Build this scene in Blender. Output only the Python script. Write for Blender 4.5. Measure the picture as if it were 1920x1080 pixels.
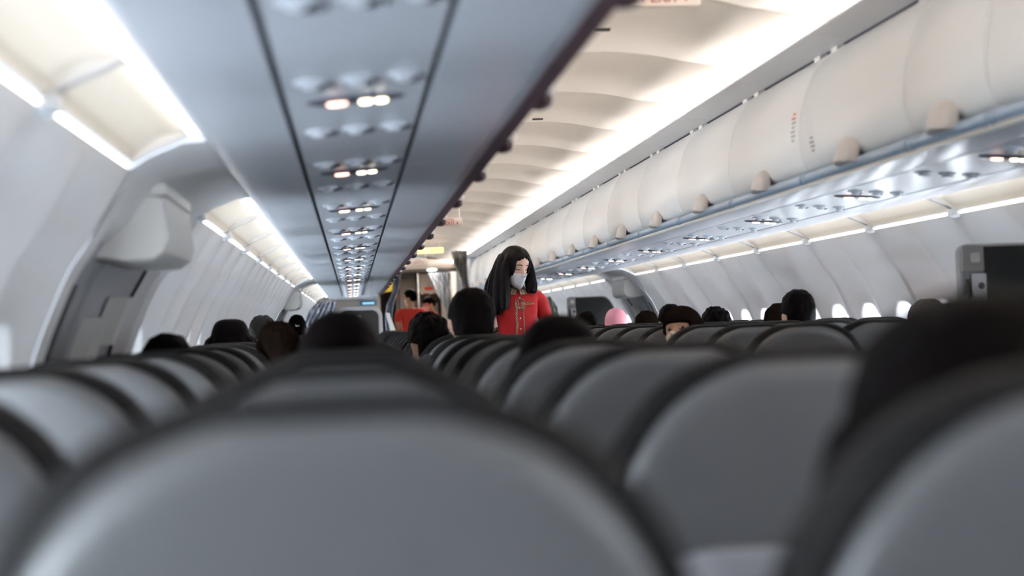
import bpy, bmesh, math, random
from mathutils import Vector, Matrix, noise
for o in list(bpy.data.objects): bpy.data.objects.remove(o)
S = bpy.context.scene
COL = S.collection
R = math.radians
random.seed(4)

# ------------------------------------------------------------------ camera
FPX, VPX, VPY, ROLL = 2850.0, 661.0, 617.0, R(2.2)
CAM = Vector((-1.04, 0.0, 1.17))
v = Vector((VPX-960, 540-VPY, -FPX)).normalized()            # world +Y seen by the camera
u = Vector((-math.sin(ROLL), math.cos(ROLL), 0)); u.z = -(u.x*v.x+u.y*v.y)/v.z; u.normalize()
w = v.cross(u)                                               # world +X seen by the camera
M3 = Matrix((w, v, u))                                       # camera axes -> world
cd = bpy.data.cameras.new('camera'); cam = bpy.data.objects.new('camera', cd); COL.objects.link(cam)
cam.matrix_world = Matrix.Translation(CAM) @ M3.to_4x4()
cd.sensor_width = 36; cd.lens = FPX/1920*36; cd.clip_start = .02; cd.clip_end = 200
cd.dof.use_dof = True; cd.dof.focus_distance = 9.6; cd.dof.aperture_fstop = 2.2
S.camera = cam
def at(px, py, Y):
    d = M3 @ Vector((px-960, 540-py, -FPX))
    return CAM + d*(Y/d.y)

# ------------------------------------------------------------------ light and exposure
S.view_settings.view_transform = 'Standard'; S.view_settings.look = 'None'
S.view_settings.gamma = 1; S.view_settings.use_curve_mapping = False
S.view_settings.exposure = 0.68
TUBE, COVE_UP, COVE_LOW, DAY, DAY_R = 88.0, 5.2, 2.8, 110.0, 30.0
W = bpy.data.worlds.new('world'); S.world = W; W.use_nodes = True
W.node_tree.nodes['Background'].inputs[0].default_value = (.75, .85, 1, 1)
W.node_tree.nodes['Background'].inputs[1].default_value = 1.0

# ------------------------------------------------------------------ materials
MATS = {}
def mat(name, col, rough=.5, metal=0, emit=0, ecol=None, bump=0, bscale=60, var=0, coat=0, spec=None, stretch=None):
    if name in MATS: return MATS[name]
    m = bpy.data.materials.new(name); m.use_nodes = True; MATS[name] = m
    N = m.node_tree.nodes; L = m.node_tree.links; b = N['Principled BSDF']
    b.inputs['Base Color'].default_value = (*col, 1); b.inputs['Roughness'].default_value = rough
    b.inputs['Metallic'].default_value = metal
    if coat: b.inputs['Coat Weight'].default_value = coat
    if spec is not None: b.inputs['Specular IOR Level'].default_value = spec
    if emit:
        b.inputs['Emission Color'].default_value = (*(ecol or col), 1); b.inputs['Emission Strength'].default_value = emit
    if bump or var:
        tc = N.new('ShaderNodeTexCoord'); nt = N.new('ShaderNodeTexNoise'); nt.inputs['Scale'].default_value = bscale
        nt.inputs['Detail'].default_value = 4
        if stretch:
            mp = N.new('ShaderNodeMapping'); mp.inputs['Scale'].default_value = stretch
            L.new(tc.outputs['Object'], mp.inputs[0]); L.new(mp.outputs[0], nt.inputs['Vector'])
        else: L.new(tc.outputs['Object'], nt.inputs['Vector'])
        if bump:
            bp = N.new('ShaderNodeBump'); bp.inputs['Strength'].default_value = bump; bp.inputs['Distance'].default_value = .004
            L.new(nt.outputs['Fac'], bp.inputs['Height']); L.new(bp.outputs[0], b.inputs['Normal'])
        if var:
            mx = N.new('ShaderNodeMix'); mx.data_type = 'RGBA'
            mx.inputs[6].default_value = (*[c*(1-var) for c in col], 1); mx.inputs[7].default_value = (*[min(1, c*(1+var)) for c in col], 1)
            L.new(nt.outputs['Fac'], mx.inputs[0]); L.new(mx.outputs[2], b.inputs['Base Color'])
    return m
M_ceil = mat('ceiling_white', (.68, .635, .595), .45, bump=.03, bscale=300)
M_ledge = mat('ledge_grey', (.62, .60, .59), .5, bump=.03, bscale=300)
M_bin = mat('bin_white', (.72, .71, .69), .32, bump=.02, bscale=200)
M_soffit = mat('soffit_grey', (.47, .492, .54), .25, bump=.02, bscale=200)
M_rail = mat('rail_blue', (.25, .34, .44), .35, bump=.02, bscale=80)
M_wall = mat('wall_panel', (.69, .68, .685), .45, bump=.02, bscale=250)
M_dark = mat('dark_gap', (.012, .010, .012), .7, var=.3)
M_maroon = mat('channel_and_edge_shade', (.05, .025, .03), .6, var=.3)
M_cream = mat('cove_cream', (.80, .735, .64), .5, bump=.02, bscale=200)
M_tube = mat('tube_glow', (1, .95, .88), .5, emit=TUBE, ecol=(1, .90, .79), var=.01)
M_up = mat('cove_lens', (1, .95, .88), .5, emit=COVE_UP, ecol=(1, .90, .78), var=.01)
M_low = mat('cove_slot', (1, .95, .85), .5, emit=COVE_LOW, ecol=(1, .88, .72), var=.01)
M_day = mat('daylight_pane', (.9, .95, 1), .3, emit=DAY, ecol=(.78, .89, 1), var=.01)
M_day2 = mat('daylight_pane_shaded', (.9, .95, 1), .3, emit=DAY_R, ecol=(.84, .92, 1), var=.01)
M_shell = mat('seat_shell', (.104, .104, .107), .38, bump=.04, bscale=500)
M_leather = mat('seat_leather', (.009, .008, .008), .6, spec=.15, bump=.25, bscale=220, var=.2)
M_frame = mat('seat_metal', (.35, .35, .36), .35, .8, bump=.02)
M_plastic = mat('grey_plastic', (.30, .30, .31), .4, bump=.05, bscale=300)
M_light = mat('light_plastic', (.72, .70, .67), .4, bump=.03, bscale=200)
M_black = mat('black_panel', (.010, .010, .010), .55, bump=.05, bscale=200)
M_alu = mat('brushed_metal', (.55, .55, .56), .3, .9, bump=.1, bscale=80, stretch=(1, 1, 20))
M_carpet = mat('carpet', (.035, .04, .06), .95, bump=.6, bscale=900, var=.4)
M_skin = mat('skin', (.50, .27, .17), .5, bump=.05, bscale=400, var=.06)
M_skinf = mat('fair_skin', (.68, .42, .32), .48, bump=.05, bscale=400, var=.05)
M_hair = mat('black_hair', (.004, .003, .003), .55, bump=.5, bscale=60, stretch=(6, 6, .6), spec=.015)
M_hairb = mat('brown_hair', (.010, .0065, .005), .6, bump=.5, bscale=60, stretch=(6, 6, .6), spec=.0)
M_hairg = mat('grey_hair', (.024, .022, .022), .6, bump=.8, bscale=90, stretch=(6, 6, .6), var=.9, spec=.1)
M_hairl = mat('greying_brown_hair', (.05, .038, .028), .6, bump=.8, bscale=90, stretch=(6, 6, .6), var=.6)
M_red = mat('red_cloth', (.52, .012, .018), .75, bump=.3, bscale=700, var=.1)
M_redd = mat('red_polo', (.60, .035, .025), .8, bump=.3, bscale=700, var=.1)
M_mask = mat('mask_white', (.72, .72, .77), .8, bump=.2, bscale=500)
M_pink = mat('pink_cloth', (.80, .32, .38), .8, bump=.3, bscale=300, var=.1)
M_navy = mat('dark_cloth', (.02, .022, .03), .85, bump=.3, bscale=400, var=.2)
M_cap = mat('cap_cloth', (.03, .025, .03), .85, bump=.3, bscale=500, var=.2)
M_white = mat('white_mark', (.85, .85, .85), .5, var=.02)
M_gold = mat('badge_gold', (.65, .48, .22), .35, .6, var=.1)
M_sign = mat('sign_red', (.30, .03, .02), .6, var=.05)
M_orange = mat('sign_orange', (.85, .22, .05), .6, emit=.5, ecol=(.9, .25, .05), var=.05)
M_yellow = mat('yellow_lit', (.95, .72, .25), .6, emit=.75, ecol=(1, .78, .36), var=.05)
M_plate = mat('sign_plate', (.74, .66, .60), .35, var=.03)
M_pinkL = mat('lens_pink', (1, .6, .5), .4, emit=3.5, ecol=(1, .55, .42), var=.02)
M_warmL = mat('lens_warm', (1, .9, .7), .4, emit=4.5, ecol=(1, .86, .62), var=.02)
M_housing = mat('sign_housing', (.07, .07, .09), .25, var=.1)
M_nozzle = mat('nozzle_grey', (.60, .64, .70), .35, var=.05)
M_bluelit = mat('blue_screen', (.2, .5, .7), .4, emit=.7, ecol=(.25, .55, .75), var=.05)
M_galley = mat('galley_panel', (.30, .27, .25), .5, bump=.03, var=.06)
M_galleyl = mat('galley_light', (.62, .56, .50), .5, bump=.03, var=.04)
M_galleyd = mat('galley_dark', (.10, .09, .085), .5, bump=.03, var=.08)
M_redmark = mat('red_mark', (.75, .10, .05), .6, var=.05)
M_door = mat('door_grey', (.40, .40, .43), .5, bump=.03, var=.05)
M_yel = mat('yellow_cloth', (.85, .55, .03), .7, bump=.2, var=.1)

def stripes(name, c1, c2, scale, axis='X', rough=.85, sharp=.5, checker=False):
    m = bpy.data.materials.new(name); m.use_nodes = True; MATS[name] = m
    N = m.node_tree.nodes; L = m.node_tree.links; b = N['Principled BSDF']; b.inputs['Roughness'].default_value = rough
    tc = N.new('ShaderNodeTexCoord')
    if checker:
        t = N.new('ShaderNodeTexChecker'); t.inputs['Scale'].default_value = scale
        t.inputs[1].default_value = (*c1, 1); t.inputs[2].default_value = (*c2, 1)
        L.new(tc.outputs['Object'], t.inputs[0]); L.new(t.outputs[0], b.inputs['Base Color'])
    else:
        t = N.new('ShaderNodeTexNoise'); t.inputs['Scale'].default_value = scale; t.inputs['Detail'].default_value = 2
        mp = N.new('ShaderNodeMapping'); mp.inputs['Scale'].default_value = (1, 1, .06)
        r = N.new('ShaderNodeValToRGB'); r.color_ramp.elements[0].position = .42; r.color_ramp.elements[1].position = .58
        r.color_ramp.elements[0].color = (*c1, 1); r.color_ramp.elements[1].color = (*c2, 1)
        L.new(tc.outputs['Object'], mp.inputs[0]); L.new(mp.outputs[0], t.inputs['Vector']); L.new(t.outputs[0], r.inputs[0]); L.new(r.outputs[0], b.inputs['Base Color'])
    return m
M_check = stripes('gingham_trim', (.06, .035, .03), (.62, .50, .36), 160, checker=True)
M_curt = stripes('curtain_cloth', (.06, .06, .055), (.92, .89, .83), 40)
M_curtb = stripes('curtain_blue_cloth', (.14, .16, .22), (.52, .54, .58), 30)

# ------------------------------------------------------------------ mesh helpers
class MB:
    def __init__(s): s.v = []; s.f = []; s.m = []; s.mi = 0
    def add(s, vs, fs):
        k = len(s.v); s.v += [tuple(p) for p in vs]; s.f += [tuple(i+k for i in f) for f in fs]; s.m += [s.mi]*len(fs); return s
    def box(s, x0, x1, y0, y1, z0, z1):
        vs = [(x, y, z) for z in (z0, z1) for y in (y0, y1) for x in (x0, x1)]
        return s.add(vs, [(0, 2, 3, 1), (4, 5, 7, 6), (0, 1, 5, 4), (2, 6, 7, 3), (0, 4, 6, 2), (1, 3, 7, 5)])
    def rings(s, rs, closed=True, cap=True):
        n = len(rs[0]); vs = [p for r in rs for p in r]; fs = []
        for i in range(len(rs)-1):
            for j in range(n if closed else n-1):
                a = i*n+j; b = i*n+(j+1) % n; fs.append((a, b, b+n, a+n))
        if cap and closed: fs.append(tuple(range(n))[::-1]); fs.append(tuple(range((len(rs)-1)*n, len(rs)*n)))
        return s.add(vs, fs)
    def tube(s, pts, r, n=8, sq=1.0):
        pts = [Vector(p) for p in pts]; rr = r if isinstance(r, (list, tuple)) else [r]*len(pts); rs = []
        ref = Vector((0, 0, 1)) if abs((pts[-1]-pts[0]).normalized().z) < .9 else Vector((1, 0, 0))
        for i, p in enumerate(pts):
            t = (pts[min(i+1, len(pts)-1)]-pts[max(i-1, 0)]).normalized(); a = t.cross(ref).normalized(); b = a.cross(t)
            rs.append([p+(a*math.cos(q)+b*math.sin(q)*sq)*rr[i] for q in [2*math.pi*k/n for k in range(n)]])
        return s.rings(rs)
    def ball(s, c, r, n=12, m=8, fn=None):
        rx, ry, rz = r if isinstance(r, (list, tuple)) else (r, r, r); rs = []
        for i in range(1, m):
            a = math.pi*i/m
            rs.append([Vector((c[0]+rx*math.sin(a)*math.cos(2*math.pi*k/n), c[1]+ry*math.sin(a)*math.sin(2*math.pi*k/n), c[2]-rz*math.cos(a))) for k in range(n)])
        k = len(s.v); s.rings(rs, cap=False); b = len(s.v); s.v += [(c[0], c[1], c[2]-rz), (c[0], c[1], c[2]+rz)]
        for j in range(n):
            s.f.append((b, k+(j+1) % n, k+j)); s.f.append((b+1, k+(m-2)*n+j, k+(m-2)*n+(j+1) % n)); s.m += [s.mi]*2
        return s
    def extr(s, prof, y0, y1, closed=False):                  # (x, z) profile swept along Y
        return s.rings([[(x, y0, z) for x, z in prof], [(x, y1, z) for x, z in prof]], closed=closed)
    def mesh(s, name, mats, smooth=40):
        me = bpy.data.meshes.new(name); me.from_pydata(s.v, [], s.f); me.validate()
        for m in (mats if isinstance(mats, (list, tuple)) else [mats]): me.materials.append(m)
        if any(s.m) and len(me.polygons) == len(s.m): me.polygons.foreach_set('material_index', s.m)
        bm = bmesh.new(); bm.from_mesh(me); bmesh.ops.recalc_face_normals(bm, faces=bm.faces)
        if smooth:
            for f in bm.faces: f.smooth = True
            for e in bm.edges:
                if len(e.link_faces) == 2 and e.calc_face_angle(0) > R(smooth): e.smooth = False
        bm.to_mesh(me); bm.free(); return me
    def build(s, name, mats, parent=None, smooth=40, loc=None):
        return link(name, s.mesh(name, mats, smooth), parent, loc)
def link(name, me, parent=None, loc=None):
    o = bpy.data.objects.new(name, me); COL.objects.link(o)
    if parent: o.parent = parent
    if loc: o.location = loc
    return o
def tag(o, label=None, cat=None, group=None, kind=None):
    if label: o['label'] = label
    if cat: o['category'] = cat
    if group: o['group'] = group
    if kind: o['kind'] = kind
    return o
def thing(name, label, cat, loc=(0, 0, 0), rz=0, group=None):
    o = bpy.data.objects.new(name, None); COL.objects.link(o); o.location = loc; o.rotation_euler = (0, 0, rz)
    return tag(o, label, cat, group)
def dup(root, loc, label=None, group=None, rz=None):
    r = root.copy(); COL.objects.link(r); r.location = loc
    if rz is not None: r.rotation_euler = (0, 0, rz)
    if label: r['label'] = label
    if group: r['group'] = group
    for ch in root.children:
        c = ch.copy(); COL.objects.link(c); c.parent = r
        for g in ch.children:
            d = g.copy(); COL.objects.link(d); d.parent = c
    return r
def struct(name, mb, m, parent=None, smooth=40):
    o = mb.build(name, m, parent, smooth); o['kind'] = 'structure'; return o
def baked(me, mods, name):
    o = bpy.data.objects.new('bake', me); COL.objects.link(o)
    for t, kw in mods:
        md = o.modifiers.new(t, t)
        for k, q in kw.items(): setattr(md, k, q)
    bpy.context.view_layer.update(); dg = bpy.context.evaluated_depsgraph_get()
    out = bpy.data.meshes.new_from_object(o.evaluated_get(dg)); out.name = name
    bpy.data.objects.remove(o); return out
def skin(chains, sub=2):
    """chains: list of [(point, radius or (rx, ry)), ...] whose first point may repeat an earlier one; grown as one skinned surface."""
    vs, es, rs, key = [], [], [], {}
    for ch in chains:
        prev = None
        for p, r in ch:
            k = tuple(round(c, 4) for c in p)
            if k not in key: key[k] = len(vs); vs.append(p); rs.append(r if isinstance(r, tuple) else (r, r))
            i = key[k]
            if prev is not None and prev != i: es.append((prev, i))
            prev = i
    me = bpy.data.meshes.new('skin'); me.from_pydata(vs, es, [])
    o = bpy.data.objects.new('skin', me); COL.objects.link(o); o.modifiers.new('s', 'SKIN')
    for i, r in enumerate(rs): me.skin_vertices[0].data[i].radius = r
    me.skin_vertices[0].data[0].use_root = True
    sd = o.modifiers.new('d', 'SUBSURF'); sd.levels = sd.render_levels = sub
    bpy.context.view_layer.update(); dg = bpy.context.evaluated_depsgraph_get()
    out = bpy.data.meshes.new_from_object(o.evaluated_get(dg)); bpy.data.objects.remove(o); return out
def fuse(parts, voxel, name, smooth_it=3, m=None):
    """one continuous surface out of overlapping closed meshes"""
    bm = bmesh.new()
    for p in parts: bm.from_mesh(p)
    op = [e for e in bm.edges if len(e.link_faces) == 1]
    if op: bmesh.ops.holes_fill(bm, edges=op, sides=0)
    me = bpy.data.meshes.new(name); bm.to_mesh(me); bm.free()
    out = baked(me, [('REMESH', dict(mode='VOXEL', voxel_size=voxel, use_smooth_shade=True)), ('SMOOTH', dict(iterations=smooth_it, factor=.5))], name)
    out.materials.clear()
    if m: out.materials.append(m)
    return out
def text_mesh(body, size, name='text', ext=.002):
    cu = bpy.data.curves.new(name, 'FONT'); cu.body = body; cu.size = size; cu.align_x = 'CENTER'; cu.align_y = 'CENTER'; cu.extrude = ext; cu.resolution_u = 3
    o = bpy.data.objects.new(name, cu); COL.objects.link(o); bpy.context.view_layer.update()
    me = bpy.data.meshes.new_from_object(o.evaluated_get(bpy.context.evaluated_depsgraph_get())); bpy.data.objects.remove(o); return me
ORD = ['zeroth', 'first', 'second', 'third', 'fourth', 'fifth', 'sixth', 'seventh', 'eighth', 'ninth', 'tenth', 'eleventh', 'twelfth', 'thirteenth', 'fourteenth', 'fifteenth', 'sixteenth', 'seventeenth', 'eighteenth', 'nineteenth', 'twentieth']
ORD += ['twenty-' + q for q in ORD[1:10]] + ['thirtieth'] + ['thirty-' + q for q in ORD[1:10]] + ['fortieth']
def crom(pts, n=4):
    out = []
    for i in range(len(pts)-1):
        p0, p1, p2, p3 = pts[max(i-1, 0)], pts[i], pts[i+1], pts[min(i+2, len(pts)-1)]
        for k in range(n):
            t = k/n
            out.append(tuple(.5*((2*b)+(-a+c)*t+(2*a-5*b+4*c-d)*t*t+(-a+3*b-3*c+d)*t**3) for a, b, c, d in zip(p0, p1, p2, p3)))
    return out+[tuple(pts[-1])]
Z0 = CAM.z
YB, YE = -3.0, 21.6          # seating cabin
YF = 31.0                    # front end of the galley
PITCH = 1.067
DOORS = [(3.62, 5.2), (13.7, 15.2)]
in_door = lambda y: any(a < y < b for a, b in DOORS)

# ------------------------------------------------------------------ floor, ends, outer structure
struct('floor', MB().box(-1.9, 1.9, YB, YF, -.05, 0), M_carpet)
struct('wall_back', MB().box(-1.9, 1.9, YB-.05, YB, 0, 2.5), M_galleyl)
struct('wall_front', MB().box(-1.9, 1.9, YF, YF+.05, 0, 2.5), M_galley)

# ------------------------------------------------------------------ ceiling
def zc(x): return Z0 + 1.108 - .36*x*x if abs(x) < .36 else Z0 + 1.0613 - .13*(abs(x)-.36)
prof = [(x/24*.75, zc(x/24*.75)) for x in range(-24, 25)]
mb = MB()
CJ = [5.14-1.067*8 + 1.067*k for k in range(0, 27)]
for a, b in zip(CJ[:-1], CJ[1:]):
    a2, b2 = a+.005, b-.005
    rs = []
    for y, dz in ((a2, .012), (a2+.001, .003), (a2+.012, 0), (b2-.012, 0), (b2-.001, .003), (b2, .012)):
        rs.append([(x, y, z+dz) for x, z in prof])
    mb.rings(rs, closed=False)
mb.extr([(x, z+.014) for x, z in prof], CJ[0], CJ[-1])
struct('ceiling', mb, M_ceil, smooth=50)
for s, nm in ((1, 'trim_1'), (-1, 'trim_2')):                       # ledges that hide the ceiling tubes
    mb = MB()
    for a, b in zip(CJ[:-1], CJ[1:]):
        mb.extr([(s*x, Z0+z) for x, z in ((.592, .982), (.586, .979), (.587, .971), (.60, .967), (.735, .955), (.748, .958), (.75, 1.0), (.735, .968), (.61, .975))], a+.003, b-.003, closed=True)
    struct(nm, mb, M_ledge)
    mb = MB().extr([(s*.74, Z0+.99), (s*.80, Z0+.95), (s*.80, Z0+1.0)], CJ[0], CJ[-1], closed=True)
    struct('trim_%d' % (5 if s > 0 else 6), mb, M_maroon)
tube_me = MB().tube([(0, .055, 0), (0, PITCH-.055, 0)], .008, 10).mesh('tube', M_tube)
sock_me = MB().tube([(0, .042, 0), (0, .057, 0)], .011, 10).mesh('socket', M_light)
for s in (1, -1):
    n = 0
    for a in CJ[:-1]:
        if a > 2.9: n += 1
        side = 'right' if s > 0 else 'left'
        lab = 'glowing white ceiling strip along the %s side of the aisle ceiling, %s from camera' % (side, ORD[n]) if a > 2.9 else 'glowing white ceiling strip above or behind the camera on the %s' % side
        t = thing('ceiling_light', lab, 'ceiling light', (s*.660, a, Z0+.983), group='ceiling strips along the aisle' if a > 2.9 else 'ceiling strips behind the view, %s' % side)
        link('tube', tube_me, t); link('socket', sock_me, t); link('socket', sock_me, t, (0, PITCH-.099, 0))
# little black slots on the ceiling
for k, (px, py, Y) in enumerate(((1131, 85, 5.7), (1008, 220, 8.2), (858, 396, 13.9))):
    p = at(px, py, Y); p.z = zc(p.x)-.004
    b = MB().box(-.028, .028, -.012, .012, -.004, .006); o = b.build('ceiling_slot', M_black, loc=p)
    tag(o, ['small dark slot in the aisle ceiling nearest the camera', 'small dark slot in the aisle ceiling further along', 'small dark slot in ceiling just before the hanging exit sign'][k], 'slot', 'ceiling slots')

# ------------------------------------------------------------------ overhead bins
SEAMS = [.62, 1.68, 2.75, 3.80, 4.38]
while SEAMS[-1] < YE-1: SEAMS.append(SEAMS[-1]+PITCH)
DOORP = crom([(.668, .512), (.640, .535), (.625, .60), (.626, .68), (.640, .76), (.668, .84), (.705, .905), (.742, .945)], 4)
def bin_parts(s, L):
    out = {}
    g = .004
    d = MB(); inner = [(x+.02, z) for x, z in DOORP]
    q = [(s*x, Z0+z) for x, z in DOORP]; qi = [(s*(x+.012), Z0+z) for x, z in DOORP]
    d.rings([qi, q, q, qi] and [[(x, y, z) for x, z in pr] for y, pr in ((g, qi), (g+.003, [(s*(x+.003), Z0+z) for x, z in DOORP]), (g+.012, q), (L-g-.012, q), (L-g-.003, [(s*(x+.003), Z0+z) for x, z in DOORP]), (L-g, qi))], closed=False)
    out['door'] = d.mesh('door', M_bin, 60)
    b = MB().extr([(s*x, Z0+z) for x, z in ((.69, .50), (.655, .470), (.664, .4675), (.868, .468), (.868, .51), (.76, .95))], .002, L-.002, closed=True)
    out['shelf'] = b.mesh('shelf', M_soffit)
    r = MB(); rp = [(.643+.021*math.cos(a), .487+.021*math.sin(a)) for a in [2*math.pi*k/12 for k in range(12)]]
    r.extr([(s*x, Z0+z) for x, z in rp], .006, L-.006, closed=True)
    rp2 = [(.643+.0235*math.cos(a), .487+.0235*math.sin(a)) for a in [2*math.pi*k/12 for k in range(12)]]
    for c in (.0, L-.05): r.extr([(s*x, Z0+z) for x, z in rp2], c+.012, c+.04, closed=True)
    out['rail'] = r.mesh('rail', M_rail)
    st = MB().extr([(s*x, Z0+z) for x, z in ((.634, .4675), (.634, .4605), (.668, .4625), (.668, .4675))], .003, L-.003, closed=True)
    out['rail_strip'] = st.mesh('rail_strip', mat('rail_cream', (.62, .58, .50), .4, var=.03) if s > 0 else M_maroon)  # left strip darkened: shadow on the rail edge put into its colour
    l = MB(); rs = []
    for t in range(7):
        f = t/6; rr = max(.05, 1-f**3.5)**.6; off = .050*f
        rs.append([(s*(.632-off+.008*(math.sin(a) > 0)*math.sin(a)), L/2+.085*rr*math.cos(a), Z0+.502+.076*rr*max(0, math.sin(a))-.015*(math.sin(a) < 0)*rr) for a in [2*math.pi*k/20 for k in range(20)]])
    l.rings(rs); out['latch'] = l.mesh('latch', mat('latch_beige', (.58, .535, .51), .4, var=.03))
    for c, k in ((.10, 'hinge'), (L-.10, 'hinge.')):
        h = MB().rings([[(s*x, c+y, Z0+z) for x, z in ((.735, .94), (.735, .962), (.765, .962), (.765, .94))] for y in (-.035, -.034, .034, .035)])
        out[k] = h.mesh('hinge', M_light)
    if s < 0: out['latch_shade'] = MB().ball((s*.617, L/2, Z0+.481), (.028, .055, .020), 16, 10).mesh('latch_shade', M_maroon)  # added dark lump stands for the shadow on the left latches
    return out
for s in (1, -1):
    cache = {}; n = 0
    for a, b in zip(SEAMS[:-1], SEAMS[1:]):
        L = round(b-a, 2)
        if L not in cache: cache[L] = bin_parts(s, L)
        vis = a >= 2.7
        if vis: n += 1
        side = 'right' if s > 0 else 'left'
        lab = ('white closed overhead bin with blue rail, %s along the right of the aisle' if s > 0 else 'overhead bin seen from below, %s along the left of the aisle') % ORD[n]
        if abs(L-.58) < .03: lab = 'narrow ' + lab
        if not vis: lab = ('overhead bin just behind the camera on the %s' if a < 1 else 'overhead bin cut by the top edge, nearest the camera on the %s') % side
        t = thing('overhead_bin', lab, 'overhead bin', (0, a, 0), group='overhead bins on the %s' % side if vis else 'overhead bins behind the view, %s' % side)
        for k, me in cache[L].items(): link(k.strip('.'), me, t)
        if s > 0 and abs(a-5.447) < .05:
            pass
# placards on two right hand bin doors
def door_pt(z):
    for (x0, z0), (x1, z1) in zip(DOORP[:-1], DOORP[1:]):
        if z0 <= z <= z1: return x0+(x1-x0)*(z-z0)/(z1-z0)
    return .63
for k, (Y, z, hh) in enumerate(((5.53, .69, .10), (5.30, .60, .045))):
    b = MB()
    for i in range(7 if k == 0 else 4):
        zz = z+hh*(.5-i/(6 if k == 0 else 3)); x = door_pt(zz)
        b.mi = 0 if i > 1 or k else 1
        b.box(x-.0025, x+.004, Y-.012-.006*((i*7) % 3), Y+.014+.005*((i*5) % 3), Z0+zz-.0035, Z0+zz+.0035)
    o = b.build('placard', [mat('print_grey', (.35, .33, .34), .6, var=.05), M_redmark])
    tag(o, ['tall printed placard with red top line on right bin door', 'small grey printed placard low on right bin door'][k], 'placard')

# ------------------------------------------------------------------ soffits, service channel, dark gaps
for s, nm in ((1, 3), (-1, 4)):
    mb = MB()
    ys = [YB]+[y for y in SEAMS if y > 0]+[YE]
    for a, b in zip(ys[:-1], ys[1:]):
        mb.extr([(s*x, Z0+z) for x, z in ((.882, .50), (.882, .468), (1.152, .449), (1.152, .49))], a+.0015, b-.0015, closed=True)
        mb.extr([(s*x, Z0+z) for x, z in ((1.166, .49), (1.166, .448), (1.172, .446), (1.33, .446), (1.355, .449), (1.368, .458), (1.372, .475), (1.35, .52))], a+.0015, b-.0015, closed=True)
    mb.extr([(s*x, Z0+z) for x, z in ((.868, .468), (.655, .4685), (.69, .51), (.868, .51))], YB, SEAMS[0], closed=True)
    mb.extr([(s*x, Z0+z) for x, z in ((.868, .468), (.655, .4685), (.69, .51), (.868, .51))], SEAMS[-1], YE, closed=True)
    struct('trim_%d' % nm, mb, M_soffit)
    g = MB(); g.box(*sorted((s*.862, s*.888)), YB, YE, Z0+.482, Z0+.486); g.box(*sorted((s*1.148, s*1.17)), YB, YE, Z0+.468, Z0+.472)
    struct('trim_%d' % (nm+4), g, M_dark)

# ------------------------------------------------------------------ cove lights above the sidewalls
def cove_parts(s, L, lower=True):
    out = {}
    pr = crom([(1.396, .472), (1.42, .478), (1.45, .474), (1.49, .458), (1.525, .43), (1.538, .408)], 3)
    p = MB(); g = .012; rs = []
    for y, dz in ((g, -.012), (g+.006, -.006), (g+.03, 0), (L-g-.03, 0), (L-g-.006, -.006), (L-g, -.012)):
        rs.append([(s*(x), y, Z0+z+dz*math.sin(math.pi*i/(len(pr)-1))) for i, (x, z) in enumerate(pr)])
    p.rings(rs, closed=False)
    p.mi = 1
    for y0, y1 in ((-.018, g), (L-g, L+.018)):
        q = [(x, z-.026*math.sin(math.pi*i/(len(pr)-1))) for i, (x, z) in enumerate(pr)]
        p.extr([(s*x, Z0+z) for x, z in q]+[(s*x, Z0+z+.03) for x, z in q[::-1]], y0, y1, closed=True)
    out['reflector'] = p.mesh('reflector', [M_cream, M_wall], 60)
    out['upper_lens'] = MB().extr([(s*x, Z0+z) for x, z in ((1.379, .466), (1.380, .462), (1.397, .462), (1.398, .468), (1.384, .474))], .05, L-.05, closed=True).mesh('upper_lens', M_up)
    if lower:
        out['lower_lens'] = MB().extr([(s*x, Z0+z) for x, z in ((1.5405, .400), (1.5405, .397), (1.546, .393), (1.550, .398), (1.545, .404))], .04, L-.04, closed=True).mesh('lower_lens', M_low)
    b = MB()
    b.rings([[(s*x, y, Z0+z) for x, z in ((1.52+d, .415-d), (1.518+d, .388), (1.545, .378+d), (1.565-d, .386), (1.565-d, .41))] for y, d in ((-.045, .012), (-.03, 0), (.03, 0), (.045, .012))])
    out['bracket'] = b.mesh('bracket', mat('bracket_grey', (.48, .50, .53), .4, var=.05))
    return out
def cove_y(s):
    ys = []
    zones = [(-.6, 3.62), (5.2, 13.7), (15.2, YE)] 
    for a, b in zones:
        if a < 0: y = b-4*1.0; st = 1.0
        else: y = a; st = (b-a)/round((b-a)/1.06)
        while y+st < b+.01: ys.append((y, st)); y += st
    return ys
for s in (1, -1):
    cache = {}; n = 0; side = 'right' if s > 0 else 'left'
    for a, L in cove_y(s):
        k = round(L, 3)
        if k not in cache: cache[k] = cove_parts(s, k)
        vis = a > (5 if s > 0 else 1.0)
        if vis: n += 1
        t = thing('cove_light', ('warm cream cove light panel above the %s sidewall, %s from the camera' % (side, ORD[n])) if vis else 'warm cream cove light panel beside and behind the camera on the %s' % side, 'cove light', (0, a, 0),
                  group='cove lights along the %s wall' % side if vis else 'cove lights behind the view, %s' % side)
        for q, me in cache[k].items(): link(q, me, t)

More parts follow.
